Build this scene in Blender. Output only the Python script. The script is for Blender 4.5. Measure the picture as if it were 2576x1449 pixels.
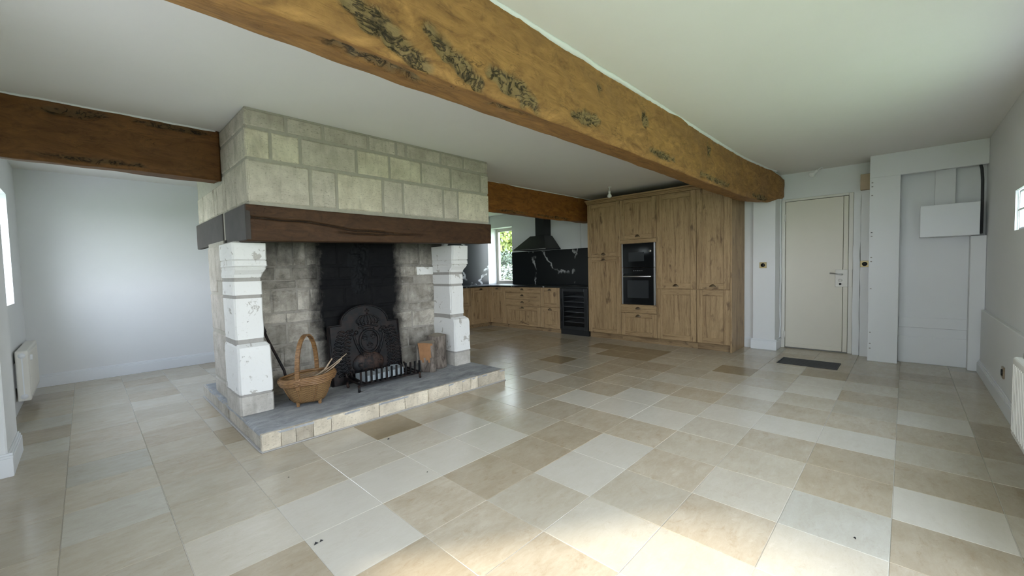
import bpy, bmesh, math, random
from mathutils import Vector, Matrix, noise
for o in list(bpy.data.objects): bpy.data.objects.remove(o)
S = bpy.context.scene
COL = S.collection
random.seed(7)

# ------------------------------------------------------------------ camera
YAW, PIT, ROL, FPX, CAMH = math.radians(43.842), math.radians(-2.6614), math.radians(-1.378), 1030.92, 1.256
fw = Vector((math.cos(YAW)*math.cos(PIT), math.sin(YAW)*math.cos(PIT), math.sin(PIT)))
rt = Vector((math.sin(YAW), -math.cos(YAW), 0)); up = rt.cross(fw)
r2 = rt*math.cos(ROL)+up*math.sin(ROL); u2 = -rt*math.sin(ROL)+up*math.cos(ROL)
cam = bpy.data.cameras.new('camera'); camo = bpy.data.objects.new('camera', cam); COL.objects.link(camo)
cam.sensor_fit = 'HORIZONTAL'; cam.sensor_width = 36; cam.lens = FPX/2576*36; cam.clip_start = .02; cam.clip_end = 300
mw = Matrix.Identity(4)
for k, v in enumerate((r2, u2, -fw)):
    for q in range(3): mw[q][k] = v[q]
mw.translation = (0, 0, CAMH)
camo.matrix_world = mw
S.camera = camo
# ------------------------------------------------------------------ world, sun, portals, exposure
S.view_settings.view_transform = 'Standard'
try: S.view_settings.look = 'None'
except Exception: pass
S.view_settings.gamma = 1; S.view_settings.use_curve_mapping = False
S.view_settings.exposure = 1.9
W = bpy.data.worlds.new('sky'); S.world = W; W.use_nodes = True
wn = W.node_tree; wn.nodes.clear()
_o = wn.nodes.new('ShaderNodeOutputWorld'); _b = wn.nodes.new('ShaderNodeBackground')
_g = wn.nodes.new('ShaderNodeTexCoord'); _s = wn.nodes.new('ShaderNodeSeparateXYZ'); _r = wn.nodes.new('ShaderNodeValToRGB')
wn.links.new(_g.outputs['Generated'], _s.inputs[0]); wn.links.new(_s.outputs['Z'], _r.inputs[0])
wn.links.new(_r.outputs[0], _b.inputs[0]); wn.links.new(_b.outputs[0], _o.inputs[0])
_r.color_ramp.elements[0].position = 0; _r.color_ramp.elements[0].color = (.87, .935, 1, 1)
_r.color_ramp.elements[1].position = .8; _r.color_ramp.elements[1].color = (.62, .76, 1, 1)
_b.inputs['Strength'].default_value = 4.2
sun = bpy.data.lights.new('sun', 'SUN'); suno = bpy.data.objects.new('sun', sun); COL.objects.link(suno)
sun.energy = 2.1; sun.angle = math.radians(5); sun.color = (1, .93, .80)
SEL = math.radians(31.4)
sd = Vector((.815*math.cos(SEL), -.58*math.cos(SEL), -math.sin(SEL)))
suno.rotation_euler = sd.to_track_quat('-Z', 'Y').to_euler(); suno.location = (-8, 7, 6)
def portal(name, loc, direction, sx, sy):
    l = bpy.data.lights.new(name, 'AREA'); l.shape = 'RECTANGLE'; l.size = sx; l.size_y = sy
    o = bpy.data.objects.new(name, l); COL.objects.link(o); o.location = loc
    o.rotation_euler = Vector(direction).to_track_quat('-Z', 'Y').to_euler()
    l.cycles.is_portal = True
portal('portal_window_sun', (-.74, 2.32, 1.52), (1, 0, 0), .9, 1.2)
portal('portal_window_left', (-.74, .5, 1.54), (1, 0, 0), 1.4, 1.25)
portal('portal_garden_door', (1.5, -1.0, 1.1), (0, 1, 0), 1.5, 2.3)
portal('portal_window_right', (3.65, -1.0, 1.5), (0, 1, 0), 1.5, 1.3)
portal('portal_window_alcove', (-.74, 5.62, 1.57), (1, 0, 0), 1.75, 1.15)
portal('portal_window_kitchen', (7.22, 6.92, 1.57), (-1, 0, 0), .8, 1.4)
CEIL = 2.53
# ------------------------------------------------------------------ node helpers
def new_mat(name):
    m = bpy.data.materials.new(name); m.use_nodes = True
    nt = m.node_tree
    return m, nt, nt.nodes['Principled BSDF']
def nd(nt, t, **kw):
    n = nt.nodes.new(t)
    for k, v in kw.items():
        if k in n.inputs.keys(): n.inputs[k].default_value = v
        else: setattr(n, k, v)
    return n
def lk(nt, a, b): nt.links.new(a, b)
def ramp(nt, fac, stops):
    r = nt.nodes.new('ShaderNodeValToRGB'); cr = r.color_ramp
    while len(cr.elements) < len(stops): cr.elements.new(.5)
    for e, (p, c) in zip(cr.elements, stops):
        e.position = p; e.color = (c, c, c, 1) if isinstance(c, (int, float)) else (*c, 1)
    lk(nt, fac, r.inputs[0]); return r.outputs[0]
def mix(nt, fac, a, b, mode='MIX'):
    m = nt.nodes.new('ShaderNodeMix'); m.data_type = 'RGBA'; m.blend_type = mode
    for v, i in ((fac, 0), (a, 6), (b, 7)):
        if isinstance(v, (int, float)): m.inputs[i].default_value = v
        elif isinstance(v, tuple): m.inputs[i].default_value = (*v, 1)
        else: lk(nt, v, m.inputs[i])
    return m.outputs[2]
def mth(nt, op, a, b=0.):
    m = nt.nodes.new('ShaderNodeMath'); m.operation = op
    for v, i in ((a, 0), (b, 1)):
        if isinstance(v, (int, float)): m.inputs[i].default_value = v
        else: lk(nt, v, m.inputs[i])
    return m.outputs[0]
def coords(nt, scale=(1, 1, 1), rnd=True):
    tc = nt.nodes.new('ShaderNodeTexCoord'); mp = nt.nodes.new('ShaderNodeMapping'); mp.inputs['Scale'].default_value = scale
    if rnd:
        oi = nt.nodes.new('ShaderNodeObjectInfo'); v = nt.nodes.new('ShaderNodeVectorMath'); v.operation = 'MULTIPLY_ADD'
        c = nt.nodes.new('ShaderNodeCombineXYZ')
        for k in range(3): lk(nt, oi.outputs['Random'], c.inputs[k])
        lk(nt, c.outputs[0], v.inputs[0]); v.inputs[1].default_value = (37, 53, 71); lk(nt, tc.outputs['Object'], v.inputs[2])
        lk(nt, v.outputs[0], mp.inputs[0])
    else: lk(nt, tc.outputs['Object'], mp.inputs[0])
    return mp.outputs[0]
def noise_t(nt, vec, scale, detail=6., rough=.6, dist=0.):
    n = nd(nt, 'ShaderNodeTexNoise', Scale=scale, Detail=detail, Roughness=rough, Distortion=dist)
    lk(nt, vec, n.inputs['Vector']); return n.outputs['Fac']
def bump(nt, bs, h, strength=.3, dist=.01):
    b = nd(nt, 'ShaderNodeBump', Strength=strength, Distance=dist); lk(nt, h, b.inputs['Height']); lk(nt, b.outputs[0], bs.inputs['Normal'])
def plain(name, col, rough=.5, metal=0., nscale=0., namp=.15, bmp=0., spec=None):
    m, nt, bs = new_mat(name)
    bs.inputs['Roughness'].default_value = rough; bs.inputs['Metallic'].default_value = metal
    if spec is not None: bs.inputs['Specular IOR Level'].default_value = spec
    if nscale:
        f = noise_t(nt, coords(nt), nscale)
        lk(nt, mix(nt, f, tuple(c*(1-namp) for c in col), tuple(min(1, c*(1+namp)) for c in col)), bs.inputs['Base Color'])
        if bmp: bump(nt, bs, f, bmp, .004)
    else: bs.inputs['Base Color'].default_value = (*col, 1)
    return m
# ------------------------------------------------------------------ materials
MAT = {}
def m_tile():
    m, nt, bs = new_mat('limestone_tile'); v = coords(nt); oi = nt.nodes.new('ShaderNodeObjectInfo')
    n1 = noise_t(nt, v, 4, 3, .5, .3); n2 = noise_t(nt, coords(nt, (1, 2.6, 1)), 9, 12, .8, .5); c = noise_t(nt, v, 70, 4, .7); a = n2
    mm = noise_t(nt, coords(nt, (1, 1.7, 1)), 8, 12, .82, .3)
    f = ramp(nt, mix(nt, .62, n1, n2), [(.30, 0), (.70, 1)])
    dark = mix(nt, 1., oi.outputs['Color'], (.80, .735, .64), 'MULTIPLY'); light = mix(nt, 1., oi.outputs['Color'], (1.13, 1.13, 1.12), 'MULTIPLY')
    col = mix(nt, f, dark, light)
    col = mix(nt, mth(nt, 'MULTIPLY', ramp(nt, mm, [(.54, 0), (.64, 1)]), .55), col, mix(nt, 1., oi.outputs['Color'], (.74, .63, .50), 'MULTIPLY'))
    col = mix(nt, mth(nt, 'MULTIPLY', ramp(nt, mm, [(.34, 1), (.42, 0)]), .5), col, mix(nt, 1., oi.outputs['Color'], (1.22, 1.22, 1.22), 'MULTIPLY'))
    col = mix(nt, ramp(nt, c, [(.26, .5), (.37, 0)]), col, mix(nt, 1., oi.outputs['Color'], (.58, .50, .42), 'MULTIPLY'))
    col = mix(nt, oi.outputs['Alpha'], mix(nt, .3, oi.outputs['Color'], col), col)
    lk(nt, col, bs.inputs['Base Color'])
    lk(nt, ramp(nt, a, [(.3, .15), (.7, .25)]), bs.inputs['Roughness']); bs.inputs['Specular IOR Level'].default_value = .5
    bump(nt, bs, c, .04, .002); return m
def m_stone(name, c1, c2, pit=.5, soot=False):
    m, nt, bs = new_mat(name); v = coords(nt); oi = nt.nodes.new('ShaderNodeObjectInfo')
    a = noise_t(nt, v, 7, 8, .65, .4); p = noise_t(nt, coords(nt, (1, 1, 2.2)), 45, 5, .7); st = noise_t(nt, coords(nt, (3, 3, .5)), 6, 6, .6, .5)
    col = mix(nt, ramp(nt, a, [(.3, 0), (.7, 1)]), c1, c2)
    col = mix(nt, 1., col, oi.outputs['Color'], 'MULTIPLY')
    col = mix(nt, ramp(nt, st, [(.5, 0), (.72, .35)]), col, tuple(c*.6 for c in c1))
    col = mix(nt, ramp(nt, p, [(.30, pit), (.44, 0)]), col, tuple(c*.35 for c in c1))
    if soot:
        tc = nt.nodes.new('ShaderNodeTexCoord'); sx = nt.nodes.new('ShaderNodeSeparateXYZ'); lk(nt, tc.outputs['Object'], sx.inputs[0])
        n = mth(nt, 'SUBTRACT', noise_t(nt, coords(nt, (1, 1, .7), False), 5, 7, .7, .5), .5)
        n2 = mth(nt, 'SUBTRACT', noise_t(nt, coords(nt, (1, 1, 1), False), 14, 6, .7), .5)
        # soot column on the fireback wall: local x (root at 2.02)
        d = mth(nt, 'ABSOLUTE', mth(nt, 'SUBTRACT', sx.outputs['X'], .015))
        low = ramp(nt, sx.outputs['Z'], [(.25, .12), (.75, 0)])
        d = mth(nt, 'ADD', d, low)
        e = mth(nt, 'ADD', d, mth(nt, 'ADD', mth(nt, 'MULTIPLY', n, .22), mth(nt, 'MULTIPLY', n2, .10)))
        k = ramp(nt, e, [(.40, .985), (.47, .75), (.56, .22), (.95, .0)])
        topd = ramp(nt, mth(nt, 'ADD', sx.outputs['Z'], mth(nt, 'MULTIPLY', n, .3)), [(.0, 0), (1.22/1.6, 0), (1.52/1.6, .55)])
        topd2 = mth(nt, 'MULTIPLY', ramp(nt, mth(nt, 'DIVIDE', mth(nt, 'ADD', sx.outputs['Z'], mth(nt, 'MULTIPLY', n, .4)), 1.6), [(.72, 0), (.95, .75)]), 1.)
        blot = ramp(nt, noise_t(nt, coords(nt, (1, 1, 1.3), False), 4.5, 7, .7), [(.53, 0), (.66, .55)])
        k = mth(nt, 'MAXIMUM', k, mth(nt, 'MAXIMUM', topd2, blot))
        col = mix(nt, k, col, (.0045, .005, .0065)); bs.inputs['Specular IOR Level'].default_value = .1
    lk(nt, col, bs.inputs['Base Color']); bs.inputs['Roughness'].default_value = .9
    if not soot: bs.inputs['Specular IOR Level'].default_value = .2
    h = mix(nt, .6, a, p); bump(nt, bs, h, .55, .012); return m
def m_paintstone():
    m, nt, bs = new_mat('flaking_white_paint'); v = coords(nt)
    a = noise_t(nt, v, 9, 8, .62, .4); p = noise_t(nt, v, 38, 5, .7); sp = noise_t(nt, v, 17, 2, .5)
    col = mix(nt, ramp(nt, a, [(.61, 0), (.64, 1)]), (.76, .75, .72), (.46, .435, .39))
    col = mix(nt, ramp(nt, sp, [(.73, 0), (.76, 1)]), col, (.33, .31, .28))
    col = mix(nt, ramp(nt, p, [(.30, .5), (.42, 0)]), col, (.6, .57, .52))
    lk(nt, col, bs.inputs['Base Color']); bs.inputs['Roughness'].default_value = .8
    bump(nt, bs, mix(nt, .5, a, p), .4, .006); return m
def m_hearth():
    m, nt, bs = new_mat('sooty_hearth_slab'); v = coords(nt, (1, 1, 1), False)
    a = noise_t(nt, coords(nt, (1, 2.2, 1), False), 4, 9, .7, .8); b = noise_t(nt, coords(nt, (3, 9, 1), False), 7, 7, .7)
    tc = nt.nodes.new('ShaderNodeTexCoord'); sx = nt.nodes.new('ShaderNodeSeparateXYZ'); lk(nt, tc.outputs['Object'], sx.inputs[0])
    col = mix(nt, ramp(nt, a, [(.32, 0), (.68, 1)]), (.20, .205, .21), (.43, .435, .43))
    col = mix(nt, ramp(nt, b, [(.56, 0), (.7, .8)]), col, (.50, .50, .48))
    lk(nt, col, bs.inputs['Base Color']); bs.inputs['Roughness'].default_value = .85
    bump(nt, bs, mix(nt, .5, a, b), .9, .02); return m
def m_beam():
    m, nt, bs = new_mat('old_oak_beam'); oi = nt.nodes.new('ShaderNodeObjectInfo')
    g = noise_t(nt, coords(nt, (1.1, 3.2, 3.2)), 3.2, 9, .66, 1.8); g2 = noise_t(nt, coords(nt, (2.2, 22, 22)), 5, 7, .65, .6)
    pt = noise_t(nt, coords(nt, (.7, 1.5, 1.5)), 2.2, 5, .6, .5)
    col = mix(nt, ramp(nt, g, [(.3, 0), (.68, 1)]), (.20, .102, .034), (.50, .285, .098))
    col = mix(nt, ramp(nt, pt, [(.42, 0), (.64, .55)]), col, (.30, .165, .06))
    bl = noise_t(nt, coords(nt, (1.5, 2.2, 2.2)), 5.5, 7, .7, 1.2); col = mix(nt, ramp(nt, bl, [(.52, 0), (.68, .6)]), col, (.15, .08, .03))
    col = mix(nt, ramp(nt, g2, [(.30, .55), (.42, 0)]), col, (.13, .07, .025))
    def crack(vec, sc, w, det=3., dist=1.5):
        return ramp(nt, mth(nt, 'ABSOLUTE', mth(nt, 'SUBTRACT', noise_t(nt, vec, sc, det, .55, dist), .5)), [(.0, 1), (w, 0)])
    cm = mth(nt, 'MULTIPLY', crack(coords(nt, (1., 2.6, 2.6)), 4.2, .010), ramp(nt, noise_t(nt, coords(nt), 3.1, 3, .5), [(.54, 0), (.64, .8)]))
    at = nd(nt, 'ShaderNodeAttribute', attribute_name='burl')
    col = mix(nt, cm, col, (.05, .028, .012))
    bc = crack(coords(nt, (1, 1.5, 1.5)), 7., .05, 4., 2.); bd = ramp(nt, noise_t(nt, coords(nt), 9, 5, .6, 1.), [(.3, .0), (.45, 1)])
    bcol = mix(nt, mth(nt, 'MULTIPLY', bd, mth(nt, 'SUBTRACT', 1., bc)), (.022, .016, .009), mix(nt, g2, (.17, .118, .055), (.34, .25, .125)))
    col = mix(nt, at.outputs['Fac'], col, bcol)
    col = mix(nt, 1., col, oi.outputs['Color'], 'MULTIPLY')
    lk(nt, col, bs.inputs['Base Color']); bs.inputs['Roughness'].default_value = .62; bs.inputs['Specular IOR Level'].default_value = .3
    h = mth(nt, 'SUBTRACT', mix(nt, .5, g, g2), mth(nt, 'ADD', mth(nt, 'MULTIPLY', cm, .6), mth(nt, 'MULTIPLY', bc, at.outputs['Fac']))); bump(nt, bs, h, .5, .012); return m
def m_oak(name, horiz=False, dark=1.):
    m, nt, bs = new_mat(name); s = (1, 14, 14) if horiz == 'x' else ((14, 1, 14) if horiz else (14, 14, 1))
    g = noise_t(nt, coords(nt, tuple(q*.9 for q in s)), 1.6, 8, .62, 1.0); f = noise_t(nt, coords(nt, tuple(q*4 for q in s)), 3, 5, .6)
    kn = noise_t(nt, coords(nt, tuple(1 + (q-1)*.12 for q in s)), 4.2, 3, .5, .3)
    col = mix(nt, ramp(nt, g, [(.30, 0), (.46, .65), (.66, 1)]), (.17*dark, .098*dark, .042*dark), (.44*dark, .30*dark, .155*dark))
    col = mix(nt, ramp(nt, f, [(.32, .6), (.46, 0)]), col, (.14*dark, .08*dark, .035*dark))
    col = mix(nt, ramp(nt, kn, [(.62, 0), (.72, .8)]), col, (.10*dark, .055*dark, .025*dark))
    lk(nt, col, bs.inputs['Base Color']); bs.inputs['Roughness'].default_value = .5; bump(nt, bs, mix(nt, .5, g, f), .12, .004); return m
def m_marble():
    m, nt, bs = new_mat('black_marble'); v = coords(nt, (1, 1, 1), False)
    nn = nd(nt, 'ShaderNodeTexNoise', Scale=1.3, Detail=5., Roughness=.55); lk(nt, v, nn.inputs['Vector'])
    wv = nt.nodes.new('ShaderNodeVectorMath'); wv.operation = 'MULTIPLY_ADD'; lk(nt, nn.outputs['Color'], wv.inputs[0]); wv.inputs[1].default_value = (1.1, 1.1, 1.1); lk(nt, v, wv.inputs[2])
    vr = nd(nt, 'ShaderNodeTexVoronoi', feature='DISTANCE_TO_EDGE', Scale=1.15); lk(nt, wv.outputs[0], vr.inputs['Vector'])
    br = noise_t(nt, v, 2.4, 3, .5)
    k = mth(nt, 'MULTIPLY', ramp(nt, vr.outputs['Distance'], [(.0, 1), (.022, .8), (.034, 0)]), ramp(nt, br, [(.5, 0), (.58, 1)]))
    lk(nt, mix(nt, k, (.008, .010, .010), (.42, .42, .41)), bs.inputs['Base Color']); bs.inputs['Roughness'].default_value = .3; bs.inputs['Specular IOR Level'].default_value = .35; return m
def m_wicker():
    m, nt, bs = new_mat('woven_bamboo'); tc = nt.nodes.new('ShaderNodeTexCoord'); mp = nd(nt, 'ShaderNodeMapping', Scale=(1, 1, 1)); lk(nt, tc.outputs['UV'], mp.inputs[0])
    bk = nd(nt, 'ShaderNodeTexBrick', Scale=1.); bk.offset = .5
    for k, v in (('Mortar Size', .012), ('Brick Width', 1/26), ('Row Height', 1/22), ('Mortar Smooth', .6)): bk.inputs[k].default_value = v
    bk.inputs['Color1'].default_value = (.285, .165, .06, 1); bk.inputs['Color2'].default_value = (.20, .108, .038, 1); bk.inputs['Mortar'].default_value = (.10, .05, .018, 1)
    lk(nt, mp.outputs[0], bk.inputs['Vector'])
    n = noise_t(nt, coords(nt), 14, 5, .6)
    lk(nt, mix(nt, mth(nt, 'MULTIPLY', n, .55), bk.outputs['Color'], (.30, .18, .07)), bs.inputs['Base Color']); bs.inputs['Roughness'].default_value = .5
    b = nd(nt, 'ShaderNodeBump', Strength=.6, Distance=.004, invert=True); lk(nt, bk.outputs['Fac'], b.inputs['Height']); lk(nt, b.outputs[0], bs.inputs['Normal']); return m
def m_cane():
    m, nt, bs = new_mat('split_cane'); n = noise_t(nt, coords(nt, (3, 3, 14)), 9, 5, .6)
    lk(nt, ramp(nt, n, [(.3, (.09, .042, .017)), (.52, (.22, .115, .045)), (.72, (.33, .19, .08))]), bs.inputs['Base Color']); bs.inputs['Roughness'].default_value = .45; bump(nt, bs, n, .3, .003); return m
def m_bark():
    m, nt, bs = new_mat('weathered_bark'); a = noise_t(nt, coords(nt, (1, 1, .35)), 14, 8, .7, .8); b = noise_t(nt, coords(nt, (1, 1, .6)), 5, 4, .6)
    col = ramp(nt, a, [(.3, (.045, .033, .026)), (.5, (.20, .165, .135)), (.72, (.33, .28, .235))])
    lk(nt, mix(nt, ramp(nt, b, [(.58, 0), (.66, .7)]), col, (.06, .045, .035)), bs.inputs['Base Color']); bs.inputs['Roughness'].default_value = .9; bump(nt, bs, a, .8, .02); return m
def m_iron(name, rust=.3):
    m, nt, bs = new_mat(name); a = noise_t(nt, coords(nt), 9, 7, .7); tc = nt.nodes.new('ShaderNodeTexCoord')
    col = mix(nt, ramp(nt, a, [(.45, 0), (.7, rust)]), (.006, .0065, .0075), (.10, .055, .038))
    lk(nt, col, bs.inputs['Base Color']); bs.inputs['Specular IOR Level'].default_value = .2; bs.inputs['Roughness'].default_value = .5; bump(nt, bs, a, .3, .006); return m
def m_wall(name, col):
    m, nt, bs = new_mat(name); a = noise_t(nt, coords(nt, (1, 1, 1), False), 5, 5, .55); b = noise_t(nt, coords(nt, (1, 1, 1), False), 120, 2, .5)
    lk(nt, mix(nt, a, tuple(c*.965 for c in col), col), bs.inputs['Base Color']); bs.inputs['Roughness'].default_value = .72; bs.inputs['Specular IOR Level'].default_value = .25
    bump(nt, bs, mix(nt, .4, a, b), .10, .006); return m
def m_glass(name, tint=(1, 1, 1), refl=1.):
    m, nt, bs = new_mat(name); nt.nodes.remove(bs); out = nt.nodes['Material Output']
    t = nd(nt, 'ShaderNodeBsdfTransparent'); t.inputs[0].default_value = (*tint, 1); g = nd(nt, 'ShaderNodeBsdfGlossy', Roughness=.02); f = nd(nt, 'ShaderNodeLayerWeight', Blend=.5); mx = nd(nt, 'ShaderNodeMixShader')
    lk(nt, mth(nt, 'MULTIPLY', mth(nt, 'ADD', mth(nt, 'MULTIPLY', mth(nt, 'POWER', f.outputs['Facing'], 5.), .9), .045), refl), mx.inputs[0]); lk(nt, t.outputs[0], mx.inputs[1]); lk(nt, g.outputs[0], mx.inputs[2]); lk(nt, mx.outputs[0], out.inputs[0]); return m
def m_leaf(name, c1, c2):
    m, nt, bs = new_mat(name); n = noise_t(nt, coords(nt), 3, 4, .6)
    lk(nt, ramp(nt, n, [(.35, c1), (.65, c2)]), bs.inputs['Base Color']); bs.inputs['Roughness'].default_value = .6; bs.inputs['Transmission Weight'].default_value = 0; return m
MAT['tile'] = m_tile()
MAT['grout'] = plain('grout', (.50, .46, .39), .9, nscale=30)
MAT['breast'] = m_stone('breast_limestone', (.42, .375, .305), (.66, .605, .505), .7)
MAT['mortar'] = plain('mortar', (.36, .335, .28), .95, nscale=25, namp=.2, bmp=.5)
MAT['mortar_soot'] = m_stone('sooty_mortar', (.28, .255, .22), (.46, .425, .375), .3, soot=True)
MAT['fire_stone'] = m_stone('fireback_wall_stone', (.22, .195, .165), (.60, .555, .49), .45, soot=True)
MAT['jamb_stone'] = m_stone('jamb_limestone', (.38, .35, .30), (.60, .57, .52), .4)
MAT['paint_stone'] = m_paintstone()
MAT['soot'] = plain('crusted_soot', (.005, .0055, .0065), .6, spec=.12); MAT['hearth'] = m_hearth(); MAT['jamb_mortar'] = plain('grey_joint_mortar', (.36, .34, .31), .95, nscale=25, namp=.2, bmp=.5)
MAT['beam'] = m_beam()
MAT['oak'] = m_oak('cabinet_oak'); MAT['oak_h'] = m_oak('cabinet_oak_level', True); MAT['oak_hx'] = m_oak('cabinet_oak_level_x', 'x'); MAT['oak_d'] = m_oak('cabinet_oak_plinth', True, .8)
MAT['marble'] = m_marble(); MAT['wicker'] = m_wicker(); MAT['cane'] = m_cane(); MAT['bark'] = m_bark()
MAT['iron'] = m_iron('cast_iron', .25); MAT['iron_rust'] = m_iron('rusty_iron', .9)
MAT['wall'] = m_wall('white_wall_paint', (.80, .81, .81)); MAT['ceil'] = m_wall('ceiling_paint', (.81, .79, .745)); MAT['white'] = plain('white_gloss_paint', (.80, .82, .84), .4)
MAT['door'] = plain('cream_door_paint', (.71, .67, .57), .45, nscale=4, namp=.03)
MAT['steel'] = plain('brushed_steel', (.55, .55, .55), .3, .9); MAT['bronze'] = plain('aged_bronze', (.36, .28, .19), .32, .85, nscale=20)
MAT['black'] = plain('black_lacquer', (.006, .007, .008), .35); MAT['black_glass'] = plain('black_glass', (.006, .007, .008), .08); MAT['glass_grey'] = plain('oven_window_glass', (.03, .033, .036), .15)
MAT['glass'] = m_glass('window_glass'); MAT['dark_glass'] = m_glass('smoked_glass', (.45, .47, .48), .7)
MAT['brass'] = plain('brass_plate', (.42, .34, .17), .45, .5); MAT['pvc'] = plain('beige_window_frame', (.50, .48, .42), .5); MAT['cream'] = plain('cream_enamel', (.74, .72, .66), .45)
MAT['grey_block'] = plain('pale_grey_brick', (.34, .38, .40), .85, nscale=18, namp=.12, bmp=.2); MAT['wood_split'] = plain('split_wood', (.30, .15, .065), .7, nscale=16, namp=.35, bmp=.3); MAT['wood_cut'] = plain('sawn_log_end', (.30, .255, .20), .85, nscale=14, namp=.3, bmp=.3)
MAT['twig'] = plain('dry_twig', (.42, .32, .22), .8, nscale=20, namp=.35); MAT['coal'] = plain('charcoal', (.012, .011, .011), .8)
MAT['rubber'] = plain('dark_mat', (.03, .032, .036), .6, nscale=60); MAT['plywood'] = plain('bare_wood_block', (.50, .39, .27), .7, nscale=12)
MAT['lawn'] = plain('lawn_grass', (.19, .255, .10), .9, nscale=2, namp=.3); MAT['stucco'] = plain('outside_stucco', (.33, .32, .29), .9, nscale=3)
MAT['leaf_y'] = m_leaf('yellow_green_leaves', (.07, .10, .010), (.17, .20, .035)); MAT['leaf_d'] = m_leaf('dark_leaves', (.012, .022, .006), (.04, .06, .016)); MAT['leaf_g'] = m_leaf('grey_green_leaves', (.06, .07, .045), (.14, .15, .11))
MAT['bulb'] = plain('white_bulb_glass', (.85, .85, .83), .3); MAT['fascia'] = plain('mantel_side_panel', (.050, .042, .038), .8, nscale=9, namp=.35, bmp=.3)
# ------------------------------------------------------------------ mesh helpers
def thing(name, label, cat, loc=(0, 0, 0), group=None, rz=0., kind=None):
    o = bpy.data.objects.new(name, None); COL.objects.link(o); o.location = loc; o.rotation_euler = (0, 0, rz); o.empty_display_size = .05
    return tag(o, label, cat, group, kind)
def tag(o, label, cat=None, group=None, kind=None):
    o['label'] = label
    if cat: o['category'] = cat
    if group: o['group'] = group
    if kind: o['kind'] = kind
    return o
def root_loc(p):
    v = Vector((0, 0, 0))
    while p is not None: v = v + Vector(p.location); p = p.parent
    return v
def link(name, bm, mat, parent=None, smooth=False, local=False, col=None):
    me = bpy.data.meshes.new(name)
    if parent is not None and not local: bmesh.ops.translate(bm, vec=-root_loc(parent), verts=bm.verts)
    bmesh.ops.recalc_face_normals(bm, faces=bm.faces)
    bm.to_mesh(me); bm.free(); me.materials.append(MAT[mat])
    if smooth:
        for p in me.polygons: p.use_smooth = True
    o = bpy.data.objects.new(name, me); COL.objects.link(o)
    if parent is not None: o.parent = parent
    if col: o.color = (*col, 1) if len(col) == 3 else col
    return o
def B(): return bmesh.new()
def box(bm, x0, x1, y0, y1, z0, z1, bev=0., seg=1, mt=None):
    x0, x1 = sorted((x0, x1)); y0, y1 = sorted((y0, y1)); z0, z1 = sorted((z0, z1))
    vs = [bm.verts.new((x, y, z)) for x in (x0, x1) for y in (y0, y1) for z in (z0, z1)]
    fs = [bm.faces.new([vs[i] for i in q]) for q in ((0, 1, 3, 2), (4, 6, 7, 5), (0, 4, 5, 1), (2, 3, 7, 6), (0, 2, 6, 4), (1, 5, 7, 3))]
    if mt is not None: bmesh.ops.transform(bm, matrix=mt, verts=vs)
    if bev > 0:
        es = list({e for f in fs for e in f.edges}); bmesh.ops.bevel(bm, geom=es, offset=bev, segments=seg, affect='EDGES', profile=.5)
    return bm
def tube(bm, pts, r, n=8, cap=True, square=False, rads=None):
    pts = [Vector(p) for p in pts]; rings = []
    ref = None
    for i, p in enumerate(pts):
        t = (pts[min(i+1, len(pts)-1)]-pts[max(i-1, 0)]).normalized()
        if ref is None: ref = Vector((0, 0, 1)) if abs(t.z) < .9 else Vector((1, 0, 0))
        a = (ref - t*ref.dot(t)).normalized(); b = t.cross(a); ref = a
        rr = rads[i] if rads else r
        rings.append([bm.verts.new(p+(a*math.cos(2*math.pi*(k+.5)/n)+b*math.sin(2*math.pi*(k+.5)/n))*rr) for k in range(n)])
    for i in range(len(rings)-1):
        for k in range(n): bm.faces.new((rings[i][k], rings[i][(k+1) % n], rings[i+1][(k+1) % n], rings[i+1][k]))
    if cap: bm.faces.new(rings[0][::-1]); bm.faces.new(rings[-1])
    return bm
def ring_faces(bm, rings, cap0=True, cap1=True, closed=True):
    n = len(rings[0])
    for i in range(len(rings)-1):
        for k in range(n if closed else n-1): bm.faces.new((rings[i][k], rings[i][(k+1) % n], rings[i+1][(k+1) % n], rings[i+1][k]))
    if cap0: bm.faces.new(rings[0][::-1])
    if cap1: bm.faces.new(rings[-1])
def nz(p, s=1., seed=0.): return noise.noise(Vector((p[0]*s+seed*13.7, p[1]*s-seed*7.3, p[2]*s+seed*3.1)))
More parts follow.
